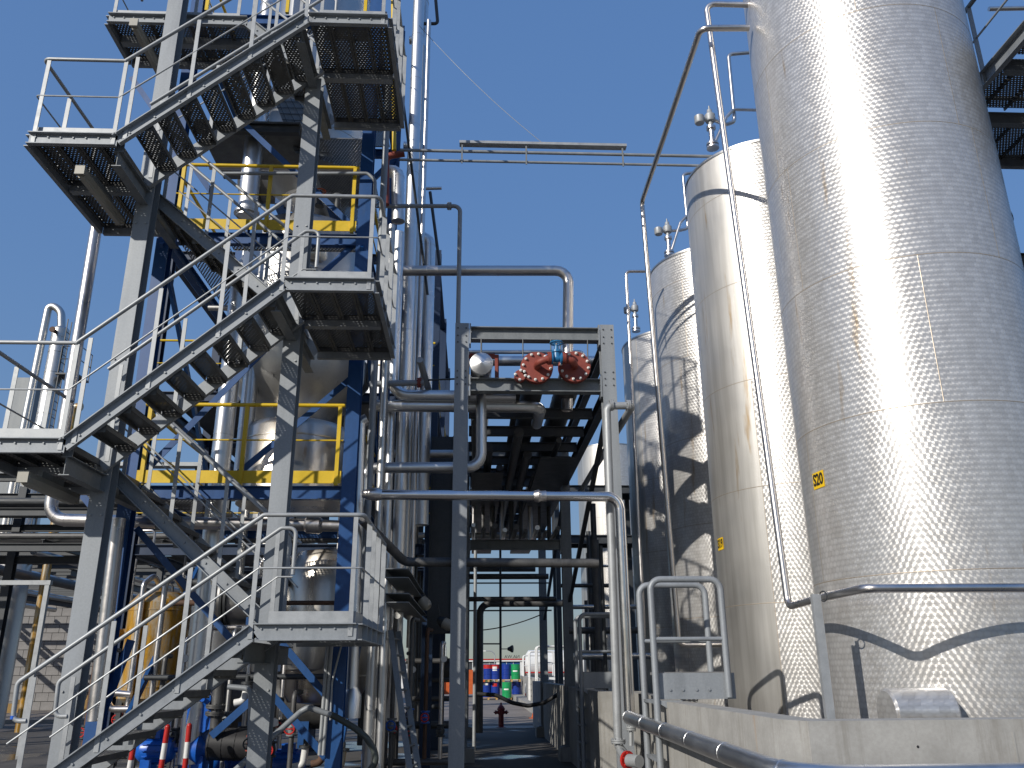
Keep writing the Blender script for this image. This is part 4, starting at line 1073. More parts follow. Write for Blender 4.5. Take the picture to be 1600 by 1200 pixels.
for i, (y, z, r, m) in enumerate(((14.3, 5.25, 0.07, 'aludull'), (15.6, 5.22, 0.06, 'aludull'), (16.6, 5.15, 0.06, 'inox'), (18.9, 5.2, 0.05, 'inox'), (20.0, 4.7, 0.07, 'aludull'), (21.5, 3.9, 0.07, 'grime'), (26.0, 4.6, 0.09, 'grime'), (19.6, 3.2, 0.055, 'grime'))):
    pipe(('clad cross pipe feeding the rack just behind the second tier', 'slimmer clad cross pipe one step deeper in the rack', 'polished cross pipe near the second rack frame', 'thin polished cross pipe beyond the second rack frame', 'dull clad cross pipe at mid depth of the rack', 'grimy cross pipe hung low under the rack', 'stout grimy cross pipe far back in the rack', 'thin grimy cross pipe lowest under the rack')[i],
         [(-1.6, y, z), (1.9 if i > 3 else -0.3, y, z)], r, m, 0, 12, 1.2 if m != 'grime' else 0)
for i, (x, y, lab) in enumerate(((1.45, 14.0, 'long cable tray under the tank side of the rack'), (0.25, 15.2, 'long cable tray under the plant side of the rack'))):
    ct = MB().box2((x - 0.3, y, 5.12), (x + 0.3, 26.5, 5.13)).box2((x - 0.3, y, 5.13), (x - 0.295, 26.5, 5.2)).box2((x + 0.295, y, 5.13), (x + 0.3, 26.5, 5.2))
    tag(ct.build('cable_tray', 'darksteel'), lab, 'cable tray')
q = P(750, 946, 21.0)
pipe('dark pipe arch framing the view of the drums', [(q.x, 21, 0.3), (q.x, 21, P(750, 943, 21).z), (2.2, 21, P(750, 943, 21).z)], 0.085, 'grime', 0.25, 14)
q = P(738, 985, 19.0)
pipe('bright slim post pipe just inside the dark pipe arch', [(P(742, 985, 20).x, 20, 0.0), (P(742, 985, 20).x, 20, 5.0)], 0.04, 'rail')
q = P(782, 1000, 24.5)
pipe('slim dark post standing mid passage with a lamp arm', [(q.x, 24.5, 1.2), (q.x, 24.5, 5.4)], 0.035, 'darksteel')
t = thing('siren', 'small round siren on an arm of the slim dark post', 'siren', P(793, 1014, 24.5))
qa = P(785, 1014, 24.5)
MB().tube([(q.x + 0.03, 24.5, qa.z), (q.x + 0.26, 24.5, qa.z)], 0.012, 6).build('arm', 'darksteel', t)
MB().lathe((q.x + 0.2, 24.5, qa.z), (1, -0.3, 0), [(0.001, 0), (0.04, 0), (0.06, 0.05), (0.1, 0.12), (0.1, 0.15), (0.001, 0.15)], 14).build('horn', 'darksteel', t)
for z, lab in ((P(780, 905, 22).z, 'thin dark rail crossing the passage under the rack'), (P(780, 956, 23.5).z, 'thin wire level across the passage view')):
    pipe(lab, [(-0.1, 23, z), (2.1, 23, z)], 0.02, 'darksteel', 0, 8)
pipe('perforated dark angle bar crossing beside the slim post', [P(745, 1006, 24.4), P(781, 1006, 24.4)], 0.02, 'darksteel', 0, 6)
cq = [P(748 + i * 12, 985 - 0.22 * i * i * 1.2 - i * 0.9, 22.0) for i in range(9)]
tag(MB().tube(cq, 0.014, 6).build('cable', 'rubber'), 'thin black cable hanging in a curve across the passage view', 'cable')
hq = [P(a, b, 20.0) for a, b in ((745, 1084), (775, 1086), (800, 1098), (825, 1103), (850, 1098), (872, 1085), (885, 1072), (900, 1065), (925, 1064))]
tag(MB().tube(hq, 0.045, 10, 0.3).build('hose', 'rubber'), 'fat black hose slung across the passage in front of the drums', 'hose')

# pipes and fittings on the tank side of the passage
pipe('galvanised vertical pipe with a red flanged foot beside the rack post', [P(976, 1178, 10.9), P(966, 1165, 10.9), P(948, 634, 10.9), P(988, 634, 10.9), V((P(988, 634, 10.9).x, 17.5, P(988, 634, 10.9).z))], 0.052, 'rail', 0.09, 14, 0, [(P(966, 1158, 10.9), (0, 0, 1), 0.09), (P(955, 633, 10.9), (1, 0, 0), 0.08), (P(982, 634, 10.9), (1, 0, 0), 0.08)])
rq = P(983, 1188, 10.5)
t = thing('red_flange_valve', 'bright red flanged valve at the foot of the galvanised pipe', 'valve', rq)
MB().lathe(rq + V((-0.02, 0.05, 0)), (0.5, -0.85, 0), [(0.0005, 0), (0.1, 0), (0.1, 0.03), (0.0005, 0.03)], 24).bolts(rq + V((-0.005, 0.025, 0)), (0.5, -0.85, 0), 0.075, 6, 0.012, 0.02).build('flange', 'red', t)
MB().tube([rq + V((0.0, 0.0, 0)), rq + V((0.09, -0.16, 0))], 0.07, 16).build('body', 'rail', t)
pipe('short galvanised branch between vertical pipe and red valve', [P(968, 1172, 10.9), rq + V((-0.03, 0.06, 0))], 0.045, 'rail')
jq = P(983, 1122, 11.15)
pipe('short drain nipple below the wall pipe joint', [P(986, 1134, 10.9), P(986, 1165, 10.9)], 0.028, 'rail', 0, 10, 0, [(P(986, 1138, 10.9), (0, 0, 1), 0.06)])
# slim pipes on the tanks
a, b = P(1103, 6, 8.5), P(1232, 948, 8.5)
pipe('slim vent pipe running down in front of the second tank and out along the wall', [P(1172, 8, 8.4), a, b, P(1281, 934, 7.6), P(1352, 919, 6.65), V((9.2, 6.65, P(1352, 919, 6.65).z))], 0.036, 'inox', 0.1, 14, 0)
d8 = P(1095, 44, 8.3)
d8b = P(1003, 315, 12.35)
pipe('dark slanting vent pipe leading off the largest tank and down by the third', [P(1170, 44, 8.3), d8, d8b, P(1061, 1008, 12.35), P(1135, 1007, 12.35)], 0.04, 'inox', 0.1, 14, 0)
e7 = P(978, 424, 13.9)
pipe('thin drain pipe at the sky side of the third tank', [P(1016, 424, 13.9), e7, P(1007, 998, 13.9)], 0.028, 'inox', 0.08, 12)
pq = P(1276, 932, 7.3)
t = thing('pipe_post', 'grey steel post carrying the slim pipe between two tanks', 'post', (pq.x, 7.3, 0.3))
MB().chan((pq.x, 7.3, 0.3), (pq.x, 7.3, pq.z + 0.02), 0.075, 0.05, (1, 0, 0), 1).build('upright', 'rail', t)
MB().torus((pq.x + 0.05, 7.28, P(1290, 932, 7.3).z), (1, 0.4, 0), 0.042, 0.007, 16).build('clamp', 'darksteel', t)
# ------------------------------------------------------------------ second plant frame further down the passage (added to block light into the passage)
bf = thing('added_plant_frame', 'light-blocking dark blue steel frame added to the next plant unit beyond the riser bundle', 'steel frame', (-3.6, 20, 0))
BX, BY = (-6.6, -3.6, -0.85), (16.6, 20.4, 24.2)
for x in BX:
    for y in BY: MB().ibeam((x, y, 0), (x, y, 10.4), 0.2, 0.2, (0, 1, 0), 0.012, 0.016).build('column', 'shadedblue', bf)
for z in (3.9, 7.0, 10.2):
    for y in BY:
        for xa, xb in zip(BX, BX[1:]): MB().ibeam((xa + 0.1, y, z), (xb - 0.1, y, z), 0.2, 0.12).build('beam', 'shadedblue', bf)
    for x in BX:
        for ya, yb_ in zip(BY, BY[1:]): MB().ibeam((x, ya + 0.1, z), (x, yb_ - 0.1, z), 0.2, 0.12).build('beam', 'shadedblue', bf)
    if z < 10:
        for ya, yb_ in zip(BY, BY[1:]):
            MB().box2((-6.4, ya + 0.15, z + 0.11), (-1.05, yb_ - 0.15, z + 0.14)).build('floor_grating', 'darksteel', bf)  # solid dark sheets, not open grating, added to shade what lies below
        r = MB().tube([(-6.6, 16.5, z + 1.2), (-0.85, 16.5, z + 1.2), (-0.85, 24.2, z + 1.2)], 0.025, 8).build('guard_rail', 'yellow', bf)
        MB().tube([(-6.6, 16.5, z + 0.7), (-0.85, 16.5, z + 0.7), (-0.85, 24.2, z + 0.7)], 0.012, 8).build('mid_rail', 'yellow', r)
for i, (x, y, zb, zt, R_, m, lab) in enumerate((
        (-5.3, 18.4, 0.6, 3.5, 0.75, 'aludull', 'dull clad upright vessel in the shade below the next plant unit'),
        (-2.3, 18.6, 0.9, 3.6, 0.6, 'brownvessel', 'stained upright vessel in the shade, nearest the passage'),
        (-5.0, 22.0, 4.1, 6.6, 0.9, 'aludull', 'broad clad vessel on the lower floor of the next plant unit'),
        (-2.3, 20.5, 4.1, 9.4, 0.7, 'alu', 'tall clad vessel rising through the floors of the next plant unit'))):
    vessel('upright_vessel', lab, (x, y, 0), [(0.001, zb), (R_ * 0.7, zb + 0.05), (R_, zb + 0.3), (R_, zt - 0.3), (R_ * 0.7, zt - 0.05), (0.001, zt)], m, [(R_, zb + 0.6), (R_, (zb + zt) / 2), (R_, zt - 0.5)], 32)
rp = random.Random(11)
for i in range(9):
    x = -1.5 + rp.uniform(-0.5, 0.75); y = 15 + i * 1.1 + rp.uniform(-.3, .3)
    pipe('grimy upright pipe crowding the plant side of the passage, %s counted from the near end' % ('first' if i == 0 else ORD[i]), [(x, y, 0.1), (x, y, rp.uniform(3.6, 7))], rp.uniform(0.03, 0.09), rp.choice(('grime', 'grime', 'aludull', 'darksteel')), 0, 10, 0, group='upright pipes crowding the plant side of the passage')
for i, (py, Y, r, m, lab) in enumerate(((1092, 18.0, 0.05, 'grime', 'thick grimy pipe level with the drums, across the plant side'), (1133, 17.0, 0.07, 'grime', 'lowest grimy pipe crossing the plant side near the ground'), (1063, 20.0, 0.05, 'grime', 'grimy pipe just under the dark lying drum'), (1033, 18.6, 0.055, 'grime', 'grimy flanged pipe just over the dark lying drum'), (1104, 17.6, 0.05, 'darksteel', 'short dark pipe stub hanging under a valve'))):
    a, b = P(634 if i != 4 else 657, py, Y), P(722 if i != 4 else 690, py, Y)
    pipe(lab, [a, V((b.x, Y, a.z))], r, m, 0, 12, 0, [(P(664 if i != 3 else 697, py, Y), (1, 0, 0), r * 1.7)])
q = P(640, 1047, 21.5)
vq_ = P(725, 1047, 21.5)
t = thing('lying_drum', 'dark horizontal drum on legs beside the near rack post', 'vessel', (q.x + 0.5, 21.5, 0))
MB().lathe((q.x, 21.5, q.z), (1, 0, 0), [(0.001, 0), (0.16, 0.03), (0.24, 0.12), (0.24, vq_.x - q.x), (0.001, vq_.x - q.x + 0.1)], 24).build('shell', 'grime', t)
for dx in (0.35, 1.0): MB().box2((q.x + dx, 21.4, 0.0), (q.x + dx + 0.08, 21.6, q.z - 0.2)).build('leg', 'darksteel', t)
g = P(678, 1032, 21.1); MB().lathe(g, (0, -1, 0), [(0.0005, 0), (0.07, 0), (0.07, 0.03), (0.0005, 0.03)], 18).build('gauge', 'white', t)
a, b = P(690, 780, 15.6), P(690, 990, 15.6)
tag(MB().box2((a.x - 0.2, 15.55, b.z), (a.x + 0.2, 15.7, a.z + 1.2)).box2((a.x - 0.21, 15.5, b.z), (a.x - 0.195, 15.55, a.z + 1.2)).box2((a.x + 0.195, 15.5, b.z), (a.x + 0.21, 15.55, a.z + 1.2)).build('cable_tray', 'darksteel'), 'broad dark upright cable tray behind the two flood lights', 'cable tray')
def flood(px, py, Y, lab, ang):
    c = P(px, py, Y); t = thing('flood_light', lab, 'flood light', c, 'flood lights beside the rack post')
    d = V((math.cos(ang), -0.35, math.sin(ang)))
    MB().lathe(c - d.normalized() * 0.1, d, [(0.001, 0), (0.05, 0.0), (0.08, 0.05), (0.1, 0.1), (0.1, 0.13), (0.001, 0.13)], 14).build('housing', 'darksteel', t)
    MB().lathe(c + d.normalized() * 0.03, d, [(0.095, 0), (0.095, 0.12), (0.06, 0.17), (0.001, 0.17)], 14).build('glass', 'lampgrey', t)
    MB().bar(c - V((0.02, 0, 0)), c + V((-0.1, 0.1, 0.3)), 0.02, 0.02).build('bracket', 'darksteel', t)
flood(657, 937, 14.0, 'larger flood light with a ribbed glass hood, by the dark upright tray', -0.75)
flood(692, 972, 15.0, 'smaller flood light hanging lower, in front of the dark upright tray', -0.5)
for i, (px, py, lab) in enumerate(((604, 898, 'upper of two stacked grey channel shelves by the landing corner'), (604, 936, 'lower of two stacked grey channel shelves by the landing corner'))):
    q = P(px, py, 11.2)
    tag(MB().chan((q.x, 11.0, q.z), (q.x, 15.5, q.z), 0.12, 0.3, (0, 0, 1), 1).build('shelf', 'beam'), lab, 'steel shelf')
# leaning ladder
t = thing('ladder', 'dusty metal ladder leaning beside the risers, seen edge on', 'ladder', P(636, 1195, 11.0))
for k, dx in enumerate((0, 0.07)):
    a, b = P(610, 985, 11.8) + V((dx, 0.4 * k, 0)), P(642, 1215, 10.9) + V((dx, 0.4 * k, 0))
    MB().bar(a, b, 0.03, 0.075, (1, 0, 0)).build('side_rail', 'beam', t)
for i in range(8):
    f = (i + 0.5) / 8
    a = lerp(P(610, 985, 11.8), P(642, 1215, 10.9), f)
    MB().tube([a, a + V((0.07, 0.4, 0))], 0.015, 8).build('rung', 'beam', t)
# hose on its stand
a = [P(355, 1215, 9.9), P(470, 1112, 10.3), P(482, 1105, 10.3), P(520, 1118, 10.35)]
pipe('bent galvanised standpipe feeding a green hose under the first landing', a, 0.033, 'galv', 0.09, 12)
hs = [P(x, y, 10.35) for x, y in ((518, 1117), (535, 1126), (555, 1138), (572, 1152), (585, 1172), (588, 1190), (576, 1206))]
tag(MB().tube(hs, 0.036, 10, 0.2).build('hose', 'hose'), 'grey green hose drooping from the bent standpipe to the ground', 'hose')
for i, (px, lab) in enumerate(((499, 'thin bright conduit running up beside the blue column, nearer one'), (505, 'thin bright conduit running up beside the blue column, farther one'))):
    pipe(lab, [P(px, 1180, 10.72), P(px + 13, 1010, 10.72)], 0.022, 'rail', 0, 10)
pipe('small conduit run on the face of the blue column', [P(516, 1125, 10.7), P(519, 1065, 10.7), P(533, 1010, 10.7)], 0.012, 'rail', 0.05, 8)

# ------------------------------------------------------------------ pumps and pots under the stair
def pump(px, py, Y, lab, flip=1):
    c = P(px, py, Y); t = thing('pump', lab, 'pump', (c.x, Y, 0))
    mo = MB().lathe(c, (flip, 0, 0), [(0.001, -0.05), (0.1, -0.05), (0.14, 0), (0.15, 0.02), (0.15, 0.34), (0.12, 0.38), (0.03, 0.4), (0.03, 0.6), (0.001, 0.6)], 24)
    mo = mo.build('motor', 'bluebright', t)
    for i in range(14):
        a = 2 * math.pi * i / 14
        MB().bar(c + V((flip * 0.05, math.cos(a) * 0.155, math.sin(a) * 0.155)), c + V((flip * 0.31, math.cos(a) * 0.155, math.sin(a) * 0.155)), 0.012, 0.03, (0, math.cos(a), math.sin(a))).build('cooling_fin', 'bluebright', mo)
    MB().box(c + V((flip * 0.16, -0.05, 0.19)), (0.16, 0.14, 0.1)).build('terminal_box', 'bluebright', t)
    MB().lathe(c + V((flip * 0.6, 0, 0)), (flip, 0, 0), [(0.001, 0), (0.1, 0), (0.2, 0.04), (0.2, 0.12), (0.1, 0.17), (0.08, 0.2), (0.08, 0.3), (0.12, 0.3), (0.12, 0.34), (0.001, 0.34)], 22).build('casing', 'bluebright', t)
    MB().box((c.x + flip * 0.4, Y, c.z / 2 + 0.06), (1.1, 0.42, 0.06)).box((c.x + flip * 0.4, Y, (c.z / 2 + 0.03) / 2), (1.0, 0.36, c.z / 2 + 0.03)).build('base', 'blue', t)
    for s in (0.1, 0.72): MB().box((c.x + flip * s, Y, c.z / 2 + 0.09 + (c.z / 2 - 0.22) / 2), (0.14, 0.22, c.z / 2 - 0.1)).build('foot', 'bluebright', t)
    return t
pump(222, 1172, 11.6, 'blue pump with a finned motor behind the red and white bollards')
pump(300, 1190, 12.6, 'blue pump half hidden behind the stair treads')
pump(470, 1192, 12.0, 'blue pump in the bay right behind the stair post', -1)
q = P(324, 1112, 11.6)
t = thing('gearbox', 'bright blue gear housing with a plate guard under the stair flight', 'gearbox', (q.x, 11.6, 0))
MB().prism([P(306, 1100, 11.5), P(330, 1102, 11.5), P(332, 1136, 11.5), P(316, 1145, 11.5), P(306, 1140, 11.5)], (0, 0.22, 0)).build('housing', 'bluebright', t)
MB().lathe(P(322, 1092, 11.6), (0, -1, 0), [(0.001, -0.1), (0.09, -0.1), (0.09, 0.1), (0.03, 0.12), (0.03, 0.16), (0.001, 0.16)], 16).build('cover', 'bluebright', t)
MB().prism([P(300, 1096, 11.3), P(290, 1135, 11.3), P(293, 1108, 11.3)], (0, 0.01, 0)).build('guard', 'bluebright', t)
MB().box2((q.x - 0.1, 11.55, 0), (q.x + 0.1, 11.75, q.z - 0.2)).build('pedestal', 'blue', t)
q = P(345, 1162, 11.3)
pipe('thick black lagged suction pipe behind the stair post', [P(330, 1162, 11.5), P(410, 1164, 11.5)], 0.19, 'rubber', 0, 20, 0.16)
pipe('black flanged riser feeding the lagged suction pipe', [P(334, 1168, 11.5), P(342, 1068, 11.5)], 0.07, 'grime', 0, 14, 0, [(P(336, 1115, 11.5), (0.05, 0, 1), 0.12), (P(337, 1104, 11.5), (0.05, 0, 1), 0.12)])
pipe('grey bent tube arching over beside the stair post', [P(356, 1073, 11.2), P(393, 1076, 11.2), P(390, 1170, 11.2)], 0.035, 'galv', 0.1)
def bollard(px, py, Y, lab, lean=0.0):
    top = P(px, py, Y); t = thing('bollard', lab, 'bollard', (top.x, Y, 0), 'red and white bollards by the pumps')
    n = 6; h = top.z
    for i in range(n):
        a, b = V((top.x - lean * (1 - i / n), Y, h * i / n)), V((top.x - lean * (1 - (i + 1) / n), Y, h * (i + 1) / n))
        MB().tube([a, b], 0.031, 12).build('band', 'red' if (i + n) % 2 else 'white', t)
    MB().ball((top.x, Y, h), 0.031, 12).build('cap', 'red', t)
bollard(296, 1134, 10.9, 'upright red and white bollard with the cleanest bands')
bollard(262, 1136, 10.9, 'red and white bollard leaning next to the upright one', 0.05)
bollard(209, 1165, 10.4, 'shortest red and white bollard beside the blue motor', 0.05)
# small fittings between frame and stair foot
for i, (px, py, lab) in enumerate(((385, 1085, 'white capped sampling valve by the grey bent tube'), (420, 1172, 'pale lagged elbow low behind the stair post'), (476, 1185, 'pale bent drain fitting at the foot of the blue column'), (505, 1180, 'rusty flanged fitting beside the blue column foot'), (535, 1190, 'yellowish flanged fitting by the sleeve pipe'))):
    c = P(px, py, 11.4); t = thing('pipe_fitting', lab, 'fitting', c)
    m = ('white', 'aludull', 'white', 'rust', 'amber')[i]
    MB().tube([c + V((-0.14, 0, -0.1)), c + V((-0.02, 0, -0.08)), c + V((0, 0, 0.12))], 0.045, 12, 0.08).build('elbow', m, t)
    MB().lathe(c + V((0, 0, 0.12)), (0, 0, 1), [(0.001, 0), (0.08, 0), (0.08, 0.03), (0.03, 0.035), (0.03, 0.1), (0.001, 0.1)], 12).build('flange', 'rust' if i == 3 else 'darksteel', t)
def manifold(x, y, n, h, lab, seed):
    rr = random.Random(seed); t = thing('valve_manifold', lab, 'manifold', (x, y, 0), 'pipe and valve manifolds around the pumps')
    MB().tube([(x - 0.1, y, 0.35), (x + 0.24 * n, y, 0.35), (x + 0.24 * n, y, 0.02)], 0.05, 12, 0.1).build('header', 'grime', t)
    for i in range(n):
        xx = x + 0.24 * i; hh = h + rr.uniform(-0.35, 0.35)
        m = rr.choice(('grime', 'aludull', 'inox', 'rust'))
        MB().tube([(xx, y, 0.38), (xx, y, hh), (xx + rr.uniform(-0.1, 0.1), y + 0.35, hh)], 0.032, 10, 0.08).build('branch_pipe', m, t)
        zv = 0.75 + rr.uniform(0, 0.35)
        v = MB().lathe((xx, y, zv), (0, 0, 1), [(0.001, -0.09), (0.07, -0.09), (0.07, -0.07), (0.045, -0.06), (0.06, 0), (0.045, 0.06), (0.07, 0.07), (0.07, 0.09), (0.001, 0.09)], 12).tube([(xx, y, zv), (xx, y - 0.16, zv)], 0.014, 8).build('valve', rr.choice(('darksteel', 'primer', 'bluebright', 'beam')), t)
        MB().torus((xx, y - 0.16, zv), (0, 1, 0), 0.06, 0.01, 16).bar((xx - 0.06, y - 0.16, zv), (xx + 0.06, y - 0.16, zv), 0.012, 0.012).build('handwheel', rr.choice(('red', 'bluebright', 'darksteel')), v)
        if i % 2: MB().lathe((xx + 0.03, y - 0.05, hh - 0.25), (0, -1, 0), [(0.001, 0), (0.05, 0), (0.05, 0.03), (0.001, 0.03)], 14).build('gauge', 'white', t)
for k, (x, y, n, h, lab) in enumerate(((-4.0, 11.7, 3, 1.9, 'pipe and valve manifold beside the left blue column'), (-3.3, 12.3, 4, 2.3, 'pipe and valve manifold behind the upright bollards'), (-2.7, 11.3, 3, 1.6, 'pipe and valve manifold beside the bright blue gear housing'), (-1.35, 12.6, 3, 2.6, 'pipe and valve manifold between blue column and leaning ladder'), (-1.2, 14.0, 4, 2.2, 'pipe and valve manifold behind the leaning ladder'), (-5.6, 13.4, 4, 2.0, 'pipe and valve manifold between amber vessel and block wall'))):
    manifold(x, y, n, h, lab, 40 + k)
for i in range(6):
    x = -7.6 + i * 0.42; zz = 3.0 + (i * 37 % 5) * 0.35
    pipe('slim instrument pole standing beyond the amber vessel, %s from the sky side' % ORD[i], [(x, 17 + 0.2 * i, 0), (x, 17 + 0.2 * i, zz), (x + 0.3, 17 + 0.2 * i, zz), (x + 0.3, 17 + 0.2 * i, zz - 0.3)], 0.025, 'grime' if i % 2 else 'inox', 0.08, 8, 0, name='pole', group='slim instrument poles beyond the amber vessel')
# amber vessel
q = P(243, 1010, 12.9); qb = P(240, 1108, 12.9).z; qt = P(250, 922, 12.9).z
t = vessel('amber_vessel', 'upright vessel streaked amber and white, behind the lowest stair flight', (q.x, 12.9, 0), [(0.001, qb), (0.3, qb + 0.03), (0.43, qb + 0.15), (0.43, qt - 0.2), (0.3, qt - 0.05), (0.001, qt)], 'amber', [(0.43, qb + 0.3), (0.43, qt - 0.3)])
for a in (0.5, 2.2, 3.8, 5.4): MB().bar((q.x + math.cos(a) * 0.38, 12.9 + math.sin(a) * 0.38, 0), (q.x + math.cos(a) * 0.38, 12.9 + math.sin(a) * 0.38, qb + 0.2), 0.06, 0.06).build('leg', 'darksteel', t)
MB().lathe(V((q.x - 0.4, 12.75, 1.65 + 0.55)), (-1, -0.5, 0), [(0.001, 0), (0.06, 0), (0.06, 0.12), (0.12, 0.12), (0.12, 0.16), (0.001, 0.16)], 16).build('nozzle', 'amber', t)
for dx in (-0.1, 0.2): MB().tube([(q.x + dx, 12.42, qb - 0.05), (q.x + dx, 12.42, qt + 0.05), (q.x + dx + 0.06, 12.6, qt + 0.18), (q.x + dx + 0.1, 12.9, qt)], 0.04, 10, 0.1).build('side_pipe', 'inox', t)
pipe('pale looped pipe at the foot of the amber streaked vessel', [P(205, 1085, 12.3), P(170, 1082, 12.3), P(168, 1108, 12.3), P(210, 1108, 12.3)], 0.045, 'inox', 0.12)

# ------------------------------------------------------------------ far side, beyond the stair: pipe racks, column, block building
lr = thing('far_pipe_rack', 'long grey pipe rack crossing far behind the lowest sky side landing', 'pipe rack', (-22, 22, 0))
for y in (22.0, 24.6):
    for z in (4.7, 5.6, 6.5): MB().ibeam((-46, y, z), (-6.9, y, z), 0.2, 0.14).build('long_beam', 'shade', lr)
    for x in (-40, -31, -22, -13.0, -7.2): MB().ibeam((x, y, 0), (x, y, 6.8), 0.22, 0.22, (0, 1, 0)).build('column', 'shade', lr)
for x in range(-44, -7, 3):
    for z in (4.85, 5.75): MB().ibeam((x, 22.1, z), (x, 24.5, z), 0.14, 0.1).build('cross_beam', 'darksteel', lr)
rp = random.Random(5)
for i in range(10):
    z = 4.95 if i < 5 else 5.85; y = 22.3 + (i % 5) * 0.48
    pipe('level pipe in the %s tier of the far pipe rack, %s from the front' % ('lower' if i < 5 else 'upper', ('first', 'second', 'third', 'fourth', 'fifth')[i % 5]), [(-46, y, z + 0.08), (-6.9, y, z + 0.08)], rp.uniform(0.05, 0.11), rp.choice(('aludull', 'grime', 'grime', 'shade')), 0, 10, 0, name='rack_pipe', group='level pipes in the far rack behind the landing')
ctr = MB().bar((-46, 21.8, 6.75), (-6.9, 21.8, 6.75), 0.35, 0.01).bar((-46, 21.65, 6.8), (-6.9, 21.65, 6.8), 0.01, 0.1)
ctr = tag(ctr.build('cable_tray', 'rail'), 'pale ladder tray on top of the far pipe rack', 'cable tray')
rb = MB()
for i in range(150): rb.box((-36 + i * 0.19, 21.64, 6.8), (0.05, 0.012, 0.1))
rb.build('tray_slots', 'darksteel', ctr)['kind'] = 'stuff'
dr = thing('side_pipe_rack', 'low pipe rack running away towards the block building', 'pipe rack', (-14, 34, 0))
for x in (-25.0, -17.0, -11.5):  # outer bay added, widening the rack so it shadows the block wall
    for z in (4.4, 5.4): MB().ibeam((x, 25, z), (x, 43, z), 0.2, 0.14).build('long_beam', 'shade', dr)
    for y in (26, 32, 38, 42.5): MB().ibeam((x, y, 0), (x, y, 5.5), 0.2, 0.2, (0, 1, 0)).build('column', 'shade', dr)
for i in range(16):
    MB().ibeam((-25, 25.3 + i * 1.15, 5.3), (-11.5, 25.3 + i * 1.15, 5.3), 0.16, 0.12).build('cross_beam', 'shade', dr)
for i in range(8):
    x = -23.5 + i * 1.55
    pipe('pipe running away in the low rack towards the block building, %s from the sky side' % ORD[i], [(x, 25, 5.0 if i % 2 else 4.62), (x, 43.3, 5.0 if i % 2 else 4.62)], rp.uniform(0.07, 0.16), rp.choice(('aludull', 'grime', 'shade')), 0, 10, 0, name='rack_pipe', group='pipes in the low rack towards the block building')
for i in range(7):
    x = -15.8 + i * 0.7
    pipe('short vent pipe standing up from the low rack, %s along it' % ('first' if i == 0 else ORD[i]), [(x, 30 + i * 1.3, 5.4), (x, 30 + i * 1.3, 6.0 + rp.uniform(0, .8))], 0.05, 'rail', 0, 8, 0, name='vent_pipe', group='short vent pipes on the low rack')

# block building: courses of real blocks
BYW = 44.5
bl = thing('block_building', 'grey concrete block building with a dark doorway and a flat roof', 'building', (-20, BYW, 0))
x0, x1 = -24.0, -9.0
MB().box2((x0, BYW + 0.03, 0), (x1, BYW + 8, 5.2)).build('core', 'block', bl)
MB().box2((x0 - 0.3, BYW - 0.4, 5.2), (x1 + 0.3, BYW + 8.3, 5.55)).build('roof', 'beam', bl)
MB().box2((-30, BYW + 0.5, 0), (x0, BYW + 8, 4.9)).build('dark_bay', 'darksteel', bl)
bme = None
rb = MB(); count = 0
courses, bw, bh = 13, 0.62, 0.40
protos = {}
def block_at(cx, cz, wd):
    global count
    if wd not in protos:
        o = MB().box((0, 0, 0), (wd - 0.02, 0.06, bh - 0.025)).build('block', 'block', None, (0, 0, 0)); o.parent = bl; protos[wd] = o; first = True
    else:
        o = protos[wd].copy(); COL.objects.link(o); o.parent = bl
    o.location = (cx + 20, rp.uniform(-0.006, 0.006), cz)
for j in range(courses):
    n = 24
    for i in range(n):
        cx = x0 + (i + 0.5 + (0.5 if j % 2 else 0)) * bw
        if cx + bw / 2 > x1: continue
        if count < 296: block_at(cx, (j + 0.5) * bh, bw); count += 1
        else: rb.box((cx, BYW, (j + 0.5) * bh), (bw - 0.02, 0.06, bh - 0.025))
if rb.v: rb.build('block_courses', 'block', bl)['kind'] = 'stuff'
structure('kerb', MB().box2((-60, 32.6, 0), (-12.5, 32.85, 0.14)), 'concrete')
gp = thing('goal_frame', 'pale steel height frame standing by the road in front of the block building', 'steel frame', (P(66, 1000, 20).x, 20, 0))
a, b = P(75, 914, 20), P(0, 914, 20)
MB().bar((a.x, 20, 0), (a.x, 20, a.z), 0.10, 0.10).build('upright', 'rail', gp)
MB().bar((a.x + 0.07, 20, a.z + 0.05), (a.x - 4.5, 20, a.z + 0.05), 0.12, 0.10).build('lintel', 'rail', gp)
MB().bar((a.x - 4.3, 20, 0), (a.x - 4.3, 20, a.z), 0.14, 0.14).build('upright', 'rail', gp)
for i, (px, py, s_) in enumerate(((55, 1080, 0.5), (190, 1100, 0.55), (85, 1088, 0.4))):
    c = PZ(px, 1108, 0)
    tag(MB().box((c.x, 40 + i, s_ / 2), (s_ * 1.6, s_, s_), 0.3).box((c.x + 0.2, 40 + i, s_ + s_ * 0.2), (s_ * 0.7, s_ * 0.7, s_ * 0.4), 0.5).build('crate', 'wood'), ('low wooden crate nearest the doorway of the block building', 'wooden crate by the stair post foot at the block wall', 'small wooden crate in front of the block wall')[i], 'crate')

